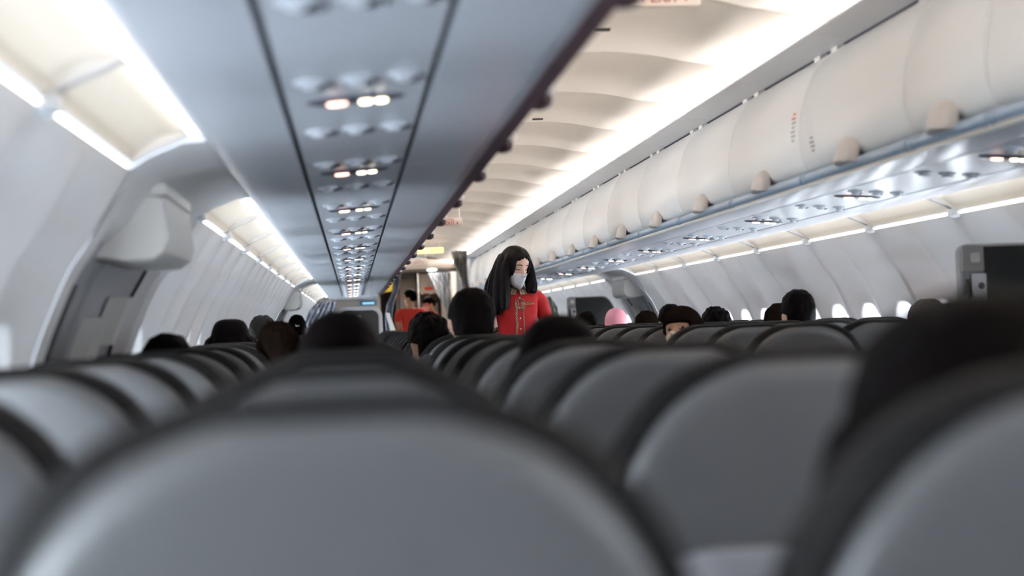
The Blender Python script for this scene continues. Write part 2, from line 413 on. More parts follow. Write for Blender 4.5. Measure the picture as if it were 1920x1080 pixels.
# ------------------------------------------------------------------ sidewalls with window recesses
WPROF = [(1.545, .392), (1.573, .335), (1.608, .279), (1.648, .216), (1.688, .159), (1.733, .065), (1.773, -.035), (1.800, -.14), (1.812, -.25), (1.818, -.40), (1.825, -.60), (1.83, -.80), (1.83, -1.0), (1.83, -1.17)]
WP = crom(WPROF, 3)
WINW, WINH, WINZ = .135, .19, -.195
def win_centres(a, b):
    n = max(1, round((b-a)/.533)); st = (b-a)/n
    return [a+st*(i+.5) for i in range(n)], st
def wall_zone(mb, s, a, b):
    cs, st = win_centres(a, b)
    ny = int((b-a)/.0195)
    zs = []
    for i in range(len(WP)-1):                                    # finer rows around the windows
        (x0, z0), (x1, z1) = WP[i], WP[i+1]
        k = 3 if -.37 < z0 < .09 else 1
        for j in range(k): zs.append((x0+(x1-x0)*j/k, z0+(z1-z0)*j/k))
    zs.append(WP[-1]); rs = []
    for j in range(ny+1):
        y = a+(b-a)*j/ny
        c = min(cs, key=lambda q: abs(q-y)); dy = y-c
        scal = .045*(1-(2*abs(dy)/st)**2) - .004
        if abs(abs(dy)-st/2) < .008 and round((y-a)/st) % 2 == 0: scal += .010
        row = []
        for x, z in zs:
            e = abs(dy/WINW)**2.6+abs((z-WINZ)/WINH)**2.6
            rec = .055*max(0, min(1, (1.6-e)/.6)) if e < 1.6 else 0
            fade = max(0, min(1, (.392-z)/.10))
            row.append((s*(x+scal*fade+rec), y, Z0+z))
        rs.append(row)
    mb.rings(rs, closed=False)
pane = MB()
rsn = [[(0, WINW*.8*k*abs(math.cos(t))**(.77)*(1 if math.cos(t) > 0 else -1), WINH*.8*k*abs(math.sin(t))**.77*(1 if math.sin(t) > 0 else -1)) for t in [2*math.pi*i/24 for i in range(24)]] for k in (1, .5)]
pane.rings(rsn, cap=False); pane.f.append(tuple(range(24, 48))); pane.m.append(0)
pane_me = pane.mesh('pane', M_day); pane_me2 = pane_me.copy(); pane_me2.materials[0] = M_day2
sh = MB(); pts = [(WINW*.9*abs(math.cos(t))**.77*(1 if math.cos(t) > 0 else -1), max(-.02, WINH*.9*abs(math.sin(t))**.77*(1 if math.sin(t) > 0 else -1))) for t in [2*math.pi*i/32 for i in range(32)]]
added_blind_me = sh.rings([[(x, y, z) for y, z in pts] for x in (-.004, -.008)]).mesh('added_blind', M_light)
ring = MB(); 
ring.rings([[(dx, WINW*k*abs(math.cos(t))**(.77)*(1 if math.cos(t) > 0 else -1), WINH*k*abs(math.sin(t))**.77*(1 if math.sin(t) > 0 else -1)) for t in [2*math.pi*i/24 for i in range(24)]] for dx, k in ((0, .96), (-.012, .93), (-.010, .80), (.002, .78), (.002, .96))], cap=False)
ring_me = ring.mesh('window_frame', M_light)
nwin = 0
for s, nm in ((-1, 'wall_left'), (1, 'wall_right')):
    mb = MB()
    for a, b in ((YB, 3.62), (5.2, 13.7), (15.2, YE+1.0)):
        wall_zone(mb, s, a, b)
        for c in win_centres(a, b)[0]:
            nwin += 1
            wx = 1.800+.026+.055
            o = thing('window_%d' % nwin, None, None, (s*(wx-.006), c, Z0+WINZ)); o['kind'] = 'structure'
            o.rotation_euler = (0, s*R(-5), 0 if s > 0 else math.pi)
            if s < 0: o.rotation_euler = (0, R(-5), math.pi)
            q = link('pane', pane_me if s < 0 else pane_me2, o)
            if s < 0: link('added_blind', added_blind_me, o); link('window_frame', ring_me, o)  # blind added to hide the bright upper pane from view
    struct(nm, mb, M_wall, smooth=60)

# ------------------------------------------------------------------ doors (two pairs) with the housings above them
def door_zone(s, a, b, num):
    root = bpy.data.objects.new('door_%d' % num, None); COL.objects.link(root); root['kind'] = 'structure'; root.location = (0, a, 0)
    L = b-a
    P = [(s*(x+.05), Z0+z) for x, z in WP if z < .40]
    fr = MB()                                                     # lining around the opening
    for y0, y1 in ((0, .16), (L-.16, L)):
        fr.rings([[(s*(x+d), y, Z0+z) for x, z in WP] for y, d in ((y0, 0), (y0+.02, .004), ((y0+y1)/2, .012), (y1-.02, .004), (y1, .06))] if y0 == 0 else
                 [[(s*(x+d), y, Z0+z) for x, z in WP] for y, d in ((y0, .06), (y0+.02, .004), ((y0+y1)/2, .012), (y1-.02, .004), (y1, 0))], closed=False)
    fr.rings([[(s*1.36, y, Z0+.455), (s*1.42, y, Z0+.452), (s*1.50, y, Z0+.42), (s*1.545, y, Z0+.392), (s*1.61, y, Z0+.30), (s*1.67, y, Z0+.25)] for y in (0, L)], closed=False)
    f = fr.build('door_frame', M_wall, root, 60); f['kind'] = 'structure'
    d = MB(); d.rings([[(x, y, z) for x, z in P] for y in (.16, .165, L-.165, L-.16)], closed=False)
    q = d.build('door_leaf', M_door, root, 60); q['kind'] = 'structure'
    def on(y, z, off=0):
        for (x0, z0), (x1, z1) in zip(WP[:-1], WP[1:]):
            if z1 <= z <= z0: return (s*(x0+(x1-x0)*(z-z0)/(z1-z0)+.05-off), y, Z0+z)
    def strip(y, z0, z1, wd, off, th=.01):
        r = MB(); n = 10; rows = []
        for i in range(n+1):
            z = z0+(z1-z0)*i/n; p = on(y, z, off); rows.append([(p[0], y-wd/2, p[2]), (p[0]-s*th, y-wd/2+.004, p[2]), (p[0]-s*th, y+wd/2-.004, p[2]), (p[0], y+wd/2, p[2])])
        return r.rings(rows)
    g = strip(.20, -.9, .20, .035, 0); g.add(*_vf(strip(L-.20, -.9, .22, .02, 0))); g.build('gap', M_dark, root)
    strip(.34, -.45, .14, .09, .0, .012).build('recess_panel', mat('slot_dark', (.045, .042, .040), .5, var=.2), root)
    strip(.56, -.5, .20, .03, .0, .014).build('inner_gap', M_plastic, root)
    strip(.80, -.35, .06, .16, .0, .05).build('handle_cover', M_light, root)
    strip(.98, -.02, .12, .05, .01, .06).build('door_handle', M_light, root)
    r = MB()
    for i in range(14): r.add(*_vf(strip(1.08, -.28+.022*i, -.268+.022*i, .05+.02*((i*5) % 3), .0, .004)))
    r.build('lettering', mat('faded_red', (.55, .22, .2), .6, var=.05), root)
    return root
def _vf(m): return m.v, m.f
def housing(s, y0, y1, label):
    t = thing('light_housing', label, 'housing', (s*1.52, y0, Z0+.20)); L = y1-y0
    b = MB(); rs = []
    for y, k in ((0, .93), (.012, .985), (.03, 1), (L-.03, 1), (L-.012, .985), (L, .93)):
        c = (.075, .09)
        pr = [(-.005, .165), (.0, .15), (-.012, .06), (.0, .02), (.03, .0), (.10, -.005), (.20, .01), (.20, .17), (.02, .172)]
        rs.append([(s*(c[0]+(x-c[0])*k), y, c[1]+(z-c[1])*k) for x, z in pr])
    b.rings(rs); b.build('box', M_light, t, 35)
    l = MB().box(*sorted((s*-.004, s*.2)), .01, L-.01, .172, .20); l.build('lid', M_light, t)
    return t
nd = 0
for k, (a, b) in enumerate(DOORS):
    for s in (-1, 1):
        nd += 1; door_zone(s, a, b, nd)
        side = 'left' if s < 0 else 'right'
        housing(s, a+.43, a+1.08, 'white boxy light housing over the %s exit door %s' % (side, ('nearest the camera', 'halfway down the cabin')[k]))
        t = thing('cove_light', 'short bright ceiling panel above the %s exit door %s' % (side, ('nearest the camera', 'halfway down the cabin')[k]), 'cove light', (0, a+.53, 0))
        for q, me in cove_parts(s, .78, False).items():
            if q != 'bracket': link(q, me, t)

# ------------------------------------------------------------------ passenger service units: air nozzles and lit signs
noz = MB(); 
noz.rings([[(r*math.cos(a), r*math.sin(a), z) for a in [2*math.pi*k/16 for k in range(16)]] for r, z in ((.030, 0), (.030, -.004), (.023, -.007), (.020, -.004), (.017, -.006), (.016, -.012), (.012, -.015), (.004, -.015))])
noz_me = noz.mesh('nozzle', M_nozzle)
lamp_me = MB().rings([[(r*math.cos(a), r*math.sin(a), z) for a in [2*math.pi*k/16 for k in range(16)]] for r, z in ((.022, 0), (.022, -.005), (.017, -.007), (.014, -.002), (.004, -.002))]).mesh('reading_lamp', M_housing)
plate_me = MB().rings([[(r[0]*math.cos(a)*abs(math.cos(a))**-.3 if abs(math.cos(a)) > .01 else 0, r[1]*math.sin(a), z) for a in [2*math.pi*k/32 for k in range(32)]] for r, z in (((.118, .085), .001), ((.118, .085), -.003), ((.114, .081), -.005))]).mesh('plate', M_soffit)
hs_me = MB().rings([[(r*1.0*math.cos(a), r*.42*math.sin(a), z) for a in [2*math.pi*k/32 for k in range(32)]] for r, z in ((.098, .001), (.098, -.003), (.088, -.006), (.07, -.007))]).mesh('housing', M_housing)
def pill(x0, x1, hw):
    return MB().rings([[((x0+x1)/2+((x1-x0)/2)*k*math.cos(a), hw*k*math.sin(a), z) for a in [2*math.pi*i/16 for i in range(16)]] for k, z in ((1, -.006), (1, -.009), (.85, -.011), (.3, -.011))])
lp_me = pill(-.058, -.018, .013).mesh('seatbelt_lens', M_pinkL)
lw1_me = pill(.006, .032, .013).mesh('lamp_lens', M_warmL); lw2_me = pill(.038, .062, .013).mesh('lamp_lens', M_warmL)
TILT = math.atan2(.019, .27)
def psu_z(x): return Z0+.468-(abs(x)-.882)*.0704
PX = 1.017
def psu_row(s, y, lab, grp):
    t = thing('air_vent_unit', lab, 'air vents', (s*PX, y, psu_z(PX))); t.rotation_euler = (0, s*TILT, 0); t['group'] = grp
    for dx in (-.085, 0, .085):
        link('nozzle', noz_me, t, (dx, -.02, 0)); link('reading_lamp', lamp_me, t, (dx+.025, .035, 0))
def psu_sign(s, y, lab, grp):
    t = thing('lit_sign', lab, 'lit sign', (s*PX, y, psu_z(PX))); t.rotation_euler = (0, s*TILT, 0); t['group'] = grp
    link('housing', hs_me, t); link('seatbelt_lens', lp_me, t); link('lamp_lens', lw1_me, t); link('lamp_lens', lw2_me, t)
for s, y0, st in ((-1, 3.03, 1.385), (1, 4.55, 1.425)):
    side = 'left' if s < 0 else 'right'; n = m = 0
    y = y0
    while y < YE-.3:
        n += 1
        psu_sign(s, y, 'dark oval plate with lit pink and warm lamps, %s under the %s bins' % (ORD[n], side), 'lit signs under the %s bins' % side); y += st
    y = y0-.93 if s < 0 else y0-.2
    while y < YE-.3:
        m += 1
        psu_row(s, y, 'row of three grey air nozzles under the %s bins, %s from camera' % (side, ORD[m]), 'air nozzles under the %s bins' % side); y += st/2

# ------------------------------------------------------------------ seats
OUT = [(.0, 0), (.05, .0), (.085, .002), (.115, .010), (.146, .024), (.172, .043), (.192, .064), (.209, .088), (.223, .115), (.233, .145), (.238, .18), (.238, .25), (.236, .40), (.232, .55), (.228, .70)]
ZTOP, LEAN = 1.131, math.tan(R(17))
def outline(ins=0, top=0, k=1):
    pts = crom(OUT, 2); h = [(max(0, x-ins*min(1, x/.1)), d+top) for x, d in pts]
    full = [(-x, d) for x, d in h[::-1]]+h[1:]
    c = .36
    return [(x*k, c+(d-c)*k) for x, d in full]
def slab(mb, layers):
    """layers: (inset, top drop, scale, y offset): rings of the seat outline from the rear face to the front"""
    rs = []
    for ins, top, k, y in layers: rs.append([(x, y+d*LEAN, ZTOP-d) for x, d in outline(ins, top, k)])
    return mb.rings(rs)
b = slab(MB(), [(.05, .05, .6, .016), (.02, .016, 1, .014), (.008, .006, 1, .018), (.001, .001, 1, .028), (0, 0, 1, .045), (.002, .002, 1, .07), (.012, .012, 1, .095), (.04, .04, 1, .112), (.1, .09, .8, .12)])
back_me = b.mesh('backrest', M_leather, 50)
b = slab(MB(), [(.05, .05, .35, -.004), (.05, .05, .7, -.004), (.045, .040, 1, -.003), (.033, .027, 1, -.001), (.025, .019, 1, .004), (.022, .015, 1, .010), (.021, .014, 1, .020)])
shell_me = b.mesh('back_shell', M_shell, 60)
def on_back(d): return d*LEAN
b = MB(); rs = []
for k, dy in ((1, 0), (1, -.012), (.95, -.018), (.3, -.018)):
    rs.append([(.175*k*(1 if x > 0 else -1)*abs(x)**.35, -.004+dy+(.335+.11*k*(1 if z > 0 else -1)*abs(z)**.35)*LEAN, ZTOP-.335-.11*k*(1 if z > 0 else -1)*abs(z)**.35) for x, z in [(math.cos(2*math.pi*i/40), math.sin(2*math.pi*i/40)) for i in range(40)]])
b.rings(rs); tray_me = b.mesh('tray_table', mat('tray_grey', (.27, .27, .29), .4, var=.03), 50)
latch_me = MB().box(-.012, .012, -.024+.235*LEAN, -.004+.235*LEAN, ZTOP-.250, ZTOP-.212).mesh('tray_latch', M_plastic)
pocket_me = MB().box(-.17, .17, -.03+.58*LEAN, 0+.58*LEAN, ZTOP-.70, ZTOP-.5).mesh('pocket', M_leather)
b = MB(); rs = []
for z, k in ((.36, .97), (.37, 1), (.44, 1), (.462, .97), (.468, .85)):
    rs.append([(.232*k*(1 if math.cos(a) > 0 else -1)*abs(math.cos(a))**.4, .50+.235*k*(1 if math.sin(a) > 0 else -1)*abs(math.sin(a))**.4, z) for a in [2*math.pi*i/32 for i in range(32)]])
b.rings(rs); cush_me = b.mesh('seat_cushion', M_leather, 50)
b = MB().tube([(-.2, .42, .36), (-.2, .36, .0)], .02); b.tube([(.2, .42, .36), (.2, .36, 0)], .02); b.tube([(-.23, .42, .345), (.23, .42, .345)], .02)
legs_me = b.mesh('leg_frame', M_frame)
def arm(x): return MB().rings([[(x+.024*k*math.cos(a)*1, y, .655+.02*k*math.sin(a)) for a in [2*math.pi*i/12 for i in range(12)]] for y, k in ((.24, .8), (.26, 1), (.62, 1), (.65, .7))])
arml_me = arm(-.257).mesh('armrest', M_leather); armr_me = arm(.257).mesh('armrest', M_leather)
XS = (.535, 1.055, 1.565)
NAMES = ('aisle', 'middle', 'window')
LROW = [.90, 1.63]+[2.35+.718*k for k in range(0, 25)]
RROW = [5.16] + [5.83+.718*k for k in range(0, 22)]
SEATS = {}
def seat(s, row, pos, y, rec=0, n=0):
    side = 'left' if s < 0 else 'right'
    lab = 'dark leather seat with grey back shell, %s seat in %s row, %s of the aisle' % (NAMES[pos], ORD[n], side)
    t = thing('airplane_seat', lab, 'seat', (s*XS[pos], y, 0), group='seats %s of the aisle' % side)
    link('backrest', back_me, t); link('back_shell', shell_me, t)
    link('seat_cushion', cush_me, t); link('leg_frame', legs_me, t); link('armrest', arml_me if s > 0 else armr_me, t)
    if y < 9.0:
        tr = link('tray_table', tray_me, t); link('tray_latch', latch_me, tr); link('pocket', pocket_me, t)
    return t
SKIP = set()
for s, y, k in ((-1, -.35, 'behind the camera'), (1, 1.55, 'abreast of the camera, nearest'), (1, 2.27, 'ahead of the one abreast of the camera')):  # unseen seat rows added to darken the near seat backs
    for pos in range(3):
        t = seat(s, 0, pos, y); t['label'] = 'unseen grey-backed %s seat in the %s row %s' % (NAMES[pos], 'left' if s < 0 else 'right', k)
        t['group'] = 'unseen seats added to darken the near rows'
for i, y in enumerate(LROW):
    if y > 19.6: break
    for pos in range(3):
        if (-1, i+1, pos) not in SKIP: SEATS[-1, i, pos] = seat(-1, i, pos, y, n=i+1)
for i, y in enumerate(RROW):
    if y > 19.6: break
    for pos in range(3):
        if (i == 0 and pos > 0) or (pos == 2 and 14.6 < y < 15.4): continue
        if (1, i+1, pos) not in SKIP: SEATS[1, i, pos] = seat(1, i, pos, y, n=i+1)

# ------------------------------------------------------------------ front end: dividers, galley, curtains, signs
def divider(x0, x1, Y, zt, label, mirror=1, body=M_black):
    """half-height screen: grey frame with a latch plate on its aisle side"""
    t = thing('cabin_divider', label, 'divider', (0, Y, 0)); d = .05; r = .035; s = mirror
    def prof(ins, k=1):
        a0, a1, zz = x0+ins, x1-ins, zt-ins; pts = [(a0, .05)]
        for i in range(7): q = math.pi-math.pi/2*i/6; pts.append((a0+r+r*math.cos(q), zz-r+r*math.sin(q)))
        for i in range(7): q = math.pi/2-math.pi/2*i/6; pts.append((a1-.16*(s > 0)-r*(s < 0)+(.16 if s > 0 else r)*math.cos(q), zz-(.30 if s > 0 else r)+(.30 if s > 0 else r)*math.sin(q)))
        pts.append((a1, .05)); return pts
    b = MB().rings([[(x, y, z) for x, z in prof(i)] for y, i in ((d, .006), (d-.006, 0), (.006, 0), (0, .006))]); b.build('frame', M_plastic, t, 40)
    return t
for Y, k in ((5.42, 0), (15.55, 1)):
    px, py = ((1799, 458), (1063, 557))[k]; p = at(px, py, Y)
    t = divider(p.x, 1.70, Y, p.z, ('tall dark screen with grey latched edge at far right, beside the near exit door', 'smaller dark screen with grey latched edge beside the far right exit door')[k])
    a = p.x+.088
    b = MB(); pts = [(a, .3), (a, p.z-.012)] + [(1.53+.155*math.cos(q), p.z-.31+.298*math.sin(q)) for q in [math.pi/2-math.pi/2*i/8 for i in range(9)]] + [(1.685, .3)]
    b.rings([[(x, y, z) for x, z in pts] for y in (0, -.010, -.014)]); b.build('panel', M_black, t)
    b = MB().box(p.x+.004, a-.002, -.012, 0, p.z-.10, p.z-.006); hd = b.build('edge_cap', mat('cap_grey', (.36, .345, .335), .4, var=.04), t)
    b = MB(); 
    b.rings([[(p.x+.052+.018*k2*c, y, p.z-.052+.018*k2*q) for c, q in ((-1, -.7), (-.7, -1), (.7, -1), (1, -.7), (1, .7), (.7, 1), (-.7, 1), (-1, .7))] for y, k2 in ((-.012, 1), (-.016, 1), (-.016, .82), (-.0135, .8))]); 
    b.build('icon', M_light, hd)
    b = MB().box(p.x+.032, p.x+.086, -.026, 0, p.z-.56, p.z-.112); lt = b.build('latch_plate', M_alu, t)
    MB().rings([[(p.x+.066+r*math.cos(q), y, p.z-.155+r*math.sin(q)) for q in [2*math.pi*i/16 for i in range(16)]] for r, y in ((.012, -.024), (.012, -.030), (.007, -.033))]).build('lock_button', M_housing, lt)
    MB().tube([(p.x+.022, -.008, p.z-.13), (p.x+.024, -.014, p.z-.2), (p.x+.020, -.014, p.z-.34), (p.x+.022, -.008, p.z-.5)], .007).build('pull_handle', M_black, t)
YP = 21.3
p0, p1 = at(630, 577, YP), at(716, 576, YP)
t = thing('cabin_divider', 'black panelled divider with pale rounded frame at front left of the cabin', 'divider', (0, YP, 0))
def rr(x0, x1, z0, z1, r, n=6):
    pts = []
    for cx, cz, a in ((x1-r, z0+r, -90), (x1-r, z1-r, 0), (x0+r, z1-r, 90), (x0+r, z0+r, 180)):
        for i in range(n+1): q = R(a+90*i/n); pts.append((cx+r*math.cos(q), cz+r*math.sin(q)))
    return pts
b = MB().rings([[(x, y, z) for x, z in rr(p0.x+i, p1.x-i, .02, p0.z-i, .14)] for y, i in ((.06, .005), (.055, 0), (.005, 0), (0, .005))]); b.build('frame', mat('pale_frame', (.42, .42, .43), .45, var=.03), t)
b = MB().rings([[(x, y, z) for x, z in rr(p0.x+i, p1.x-i, .05, p0.z-i, .10)] for y, i in ((0, .05), (-.008, .05), (-.012, .056))]); b.build('panel', M_black, t)
q = at(673, 596, YP); MB().box(q.x-.03, q.x+.03, -.018, -.01, q.z-.03, q.z+.03).build('plate', mat('brown_plate', (.25, .19, .15), .5, var=.05), t)
q0, q1 = at(726, 589, 20.9), at(739, 620, 20.9)
b = MB(); b.rings([[(x, 20.9+y, z) for x, z in ((q0.x-.02, q0.z+.02), (q0.x+.03, q0.z+.015), (q1.x+.02, q1.z), (q1.x+.02, .0), (q1.x-.05, .0), (q1.x-.05, q1.z))] for y in (0, .03)])
tag(b.build('folding_panel', M_light), 'slim pale slanted panel right of the black front divider', 'panel')
# left forward monument and soffit
struct('trim_9', MB().box(-1.37, -.66, YE, 24.5, Z0+.455, Z0+.95), M_soffit)
struct('trim_10', MB().box(.66, 1.37, YE, 24.5, Z0+.455, Z0+.95), M_soffit)
struct('wall_left_front', MB().box(-1.83, -.58, 24.5, 27.5, 0, 2.3), mat('beige_wall', (.50, .43, .36), .5, var=.03))
struct('wall_right_front', MB().box(.72, 1.83, 24.5, 27.5, 0, 2.3), M_galleyl)
struct('wall_left_end', MB().box(-1.9, -1.84, YE+1.0, YF, 0, 2.3), M_wall); struct('wall_right_end', MB().box(1.84, 1.9, YE+1.0, YF, 0, 2.3), M_wall)
struct('ceiling_front', MB().box(-1.9, 1.9, CJ[-1], YF, Z0+1.04, Z0+1.1), M_ceil)
q0, q1 = at(675, 572, 24.47), at(706, 565, 24.47)
t = thing('information_screen', 'small blue lit screen on the beige front wall above the divider', 'screen', ((q0.x+q1.x)/2, 24.49, (q0.z+q1.z)/2))
hw, hh = (q1.x-q0.x)/2, (q1.z-q0.z)/2
MB().box(-hw, hw, -.03, 0, -hh-.01, hh+.01).build('case', mat('screen_blue_case', (.10, .22, .32), .4, var=.05), t); MB().box(-hw*.7, hw*.7, -.034, -.03, -hh*.6, hh*.6).build('display', M_bluelit, t)
# header across the front of the cabin
struct('trim_11', MB().box(-.66, .72, 24.0, 24.3, Z0+.905, Z0+1.05), M_galleyl)
struct('trim_12', MB().box(-.66, .72, 23.96, 24.32, Z0+.86, Z0+.905), M_galleyd)
t = thing('ceiling_light', 'small bright painted reflection on the dark header before the galley', 'ceiling light', (at(810, 503, 23.9).x, 23.93, Z0+.885))  # glowing disc stands in for a light reflection on the header
MB().rings([[(r*math.cos(a), y, .3*r*math.sin(a)) for a in [2*math.pi*k/20 for k in range(20)]] for r, y in ((.085, .03), (.085, 0), (.06, -.01))]).build('lens', mat('header_reflection', (.9, 1, .95), .4, emit=1.6, ecol=(.9, 1, .93), var=.02), t)  # this lens is the disc standing in for the header reflection
t = thing('galley_fill', 'unseen lamp strip added to brighten the galley from above', 'ceiling light', (.15, 26.4, Z0+1.018))  # unseen glowing strip added to brighten the dark galley
MB().box(-.25, .25, -.5, .5, 0, .02).build('lens', mat('galley_fill_glow', (1, .96, .9), .4, emit=14, ecol=(1, .93, .82), var=.02), t)  # this lens is the added unseen glowing strip
# galley wall units
YG = 28.6
def gx(px): return at(px, 560, YG).x
def gz(py): return at(790, py, YG).z
t = thing('galley_door', 'dark brown galley door panel behind the man in red', 'door', (0, YG, 0))
b = MB(); b.rings([[(x, y, z) for x, z in rr(gx(742)+i, gx(781)-i, .02, gz(522)-i, .06)] for y, i in ((.06, 0), (.004, 0), (0, .006))]); dl = b.build('door_leaf', M_galley, t)
MB().box(gx(746), gx(750), -.01, 0, gz(600), gz(540)).build('hinge_strip', M_galleyd, t)
MB().box(gx(744)+.02, gx(751), -.014, 0, gz(558), gz(552)).build('red_placard', mat('dull_red', (.35, .10, .08), .6, var=.1), t)
tag(MB().box(gx(741), gx(781), YG-.06, YG-.005, gz(521), gz(513)).build('dark_panel_box', M_galleyd), 'dark recessed box above the brown galley door', 'box')
t = thing('galley_cabinet', 'pale galley cabinet with red label behind the crew', 'cabinet', (0, YG, 0))
MB().rings([[(x, y, z) for x, z in rr(gx(786)+i, gx(823)-i, gz(551), gz(514)-i, .02)] for y, i in ((.4, 0), (-.28, 0), (-.30, .012))]).build('door', M_galleyl, t)
MB().rings([[(x, y, z) for x, z in rr(gx(795), gx(812), gz(545.5), gz(539), .03)] for y in (-.30, -.306)]).build('red_label', M_redmark, t)
for k in range(3): MB().box(gx(800), gx(808), -.305, -.29, gz(537.5-2.6*k), gz(536-2.6*k)).build('lettering', mat('label_grey', (.40, .42, .40), .6, var=.05), t)
for k in range(4): MB().box(gx(788+8*k), gx(792+8*k), -.32, -.29, gz(553), gz(550.5)).build('latch', M_redmark if k % 2 else M_light, t)
tag(MB().box(gx(782.3), gx(785), YG-.31, YG+.02, .0, gz(513)).build('galley_post', M_alu), 'thin metal upright between the galley door and cabinet', 'post')
t = thing('galley_counter', 'shadowed galley counter niche below the pale cabinet', 'counter', (0, YG, 0))
MB().box(gx(786), gx(823), .3, .36, .02, gz(552)).build('back_panel', M_galley, t)
MB().box(gx(786), gx(823), -.30, .36, .86, .92).build('worktop', M_alu, t); MB().box(gx(786), gx(823), -.28, .3, .02, .86).build('trolley_front', M_galleyl, t)
tag(MB().box(gx(826), gx(846), YG-.3, YG+.05, 0, gz(515)).build('galley_column', M_galleyl), 'pale galley wall column right of the cabinet niche', 'column')

def curtain(name, label, path, Y, folds, m, depth=.04, thick=.006):
    """path: [(x_left, x_right, z)] from the top down; pleated cloth"""
    n = folds*8; F, B = [], []
    for i, (a, c, z) in enumerate(path):
        fr, bk = [], []
        for j in range(n+1):
            t = j/n; ph = 2*math.pi*folds*t
            x = a+(c-a)*t; y = Y+depth*math.sin(ph)+.3*depth*math.sin(2.3*ph+i)
            fr.append((x, y, z)); bk.append((x, y+thick, z))
        F.append(fr+bk[::-1])
    o = MB().rings(F).build(name, m, smooth=80)
    return tag(o, label, 'curtain')
def cpath(Y, rows): return [(at(a, y, Y).x, at(b, y, Y).x, at(a, y, Y).z) for a, b, y in rows]
def ext(p, z=.004): return crom(p+[(p[-1][0], p[-1][1], p[-1][2]-.2), (p[-1][0], p[-1][1], z)], 4)
curtain('curtain', 'grey striped curtain gathered from the ceiling on the right of the aisle', ext(cpath(20.2, [(845, 877, 471), (850, 876, 490), (858, 876, 512), (866, 879, 535), (868, 884, 545)])), 20.2, 9, M_curt)
curtain('curtain', 'grey curtain tied back in front of the pale galley cabinet', ext(cpath(26.6, [(803, 844, 512), (810, 845, 530), (820, 846, 552), (832, 847, 573), (836, 848, 582)])), 26.6, 8, M_curtb)
curtain('curtain', 'grey curtain hanging behind the end of the left bins', ext(cpath(21.9, [(741, 751, 505), (738, 750, 525), (735, 746, 548), (729, 740, 562), (724, 738, 572), (721, 735, 598)])), 21.9, 4, M_curtb, .05)
curtain('curtain', 'bundled grey and blue curtain against the far left sidewall', ext(cpath(21.0, [(600, 628, 565), (590, 630, 572), (580, 628, 585), (572, 620, 605), (572, 618, 620)])), 21.0, 5, M_curtb, .06)
curtain('curtain', 'grey curtain bundled against the far right sidewall', ext(cpath(20.2, [(1022, 1036, 556), (1024, 1042, 568), (1024, 1046, 582), (1022, 1048, 600)])), 20.2, 4, M_curt, .05)
q0, q1 = at(718, 549, 21.7), at(737, 524, 21.7)
yp = tag(MB().rings([[(x, 21.7+y, z) for x, z in ((q0.x, q0.z), (q1.x-.02, q0.z+.02), (q1.x, q1.z), (q1.x-.04, q1.z+.01), (q0.x, q0.z+.06))] for y in (0, .03)]).build('yellow_pouch', M_yel), 'yellow pouch hanging at the end of the left bins', 'pouch')

def ceil_sign(px, py, Y, wd, ht, label, parts, plate, drop=.0, bracket=True):
    p = at(px, py, Y); t = thing('exit_sign', label, 'exit sign', p)
    pl = MB().rings([[(x, y, z) for x, z in rr(-wd/2+i, wd/2-i, -ht/2+i, ht/2-i, .012)] for y, i in ((.008, .002), (.006, 0), (-.006, 0), (-.008, .002))]).build('plate', plate, t)
    top = zc(p.x)-p.z-ht/2
    if bracket and top > 0: [MB().box(x-.004, x+.004, -.003, .003, ht/2-.002, ht/2+top+.004).build('bracket', M_ceil, t) for x in (-wd*.4, wd*.4)]
    for kind, body, size, x, z, m in parts:
        if kind == 't': me = text_mesh(body, size); me.materials.append(m); o = link('lettering', me, pl, (x, -.0095, z)); o.rotation_euler = (math.pi/2, 0, 0)
        else:
            h = size; MB().rings([[(x+q*body, y, z+r) for q, r in ((0, h), (h*1.1, 0), (0, -h))] for y in (-.008, -.0115)]).build('arrow', m, pl, 0)
    return t
EX = [('t', 'LỐI RA', .026, 0, .022, M_sign), ('t', 'EXIT', .046, 0, -.010, M_sign), ('a', -1, .013, -.066, -.010, M_sign), ('a', 1, .013, .066, -.010, M_sign)]
MB().box(q1.x-.03, q1.x-.02, 21.705, 21.715, q1.z-.01, Z0+1.03).build('strap', M_curtb, yp)
ceil_sign(843, 416.5, 14.0, .235, .075, 'beige sign with dark red LỐI RA EXIT and arrows hanging halfway down the aisle', EX, M_plate)
ceil_sign(1245, -9, 4.75, .235, .075, 'beige EXIT sign hanging at the very top edge, nearest the camera', EX, M_plate)
EX4 = [(a, b, c*1.15, d*1.15, e*1.15, mat('faded_sign_red', (.42, .20, .17), .6, var=.05)) for a, b, c, d, e, f in EX]
ceil_sign(783, 491.5, 22.9, .30, .095, 'farthest faded EXIT sign with arrows before the dark galley header', EX4, M_plate)
ceil_sign(799, 470, 20.0, .46, .075, 'long yellow lit sign with orange LỐI RA and EXIT lettering', [('t', 'LỐI RA', .036, -.08, 0, M_orange), ('t', 'EXIT', .075, .14, .0, M_orange)], M_yellow)
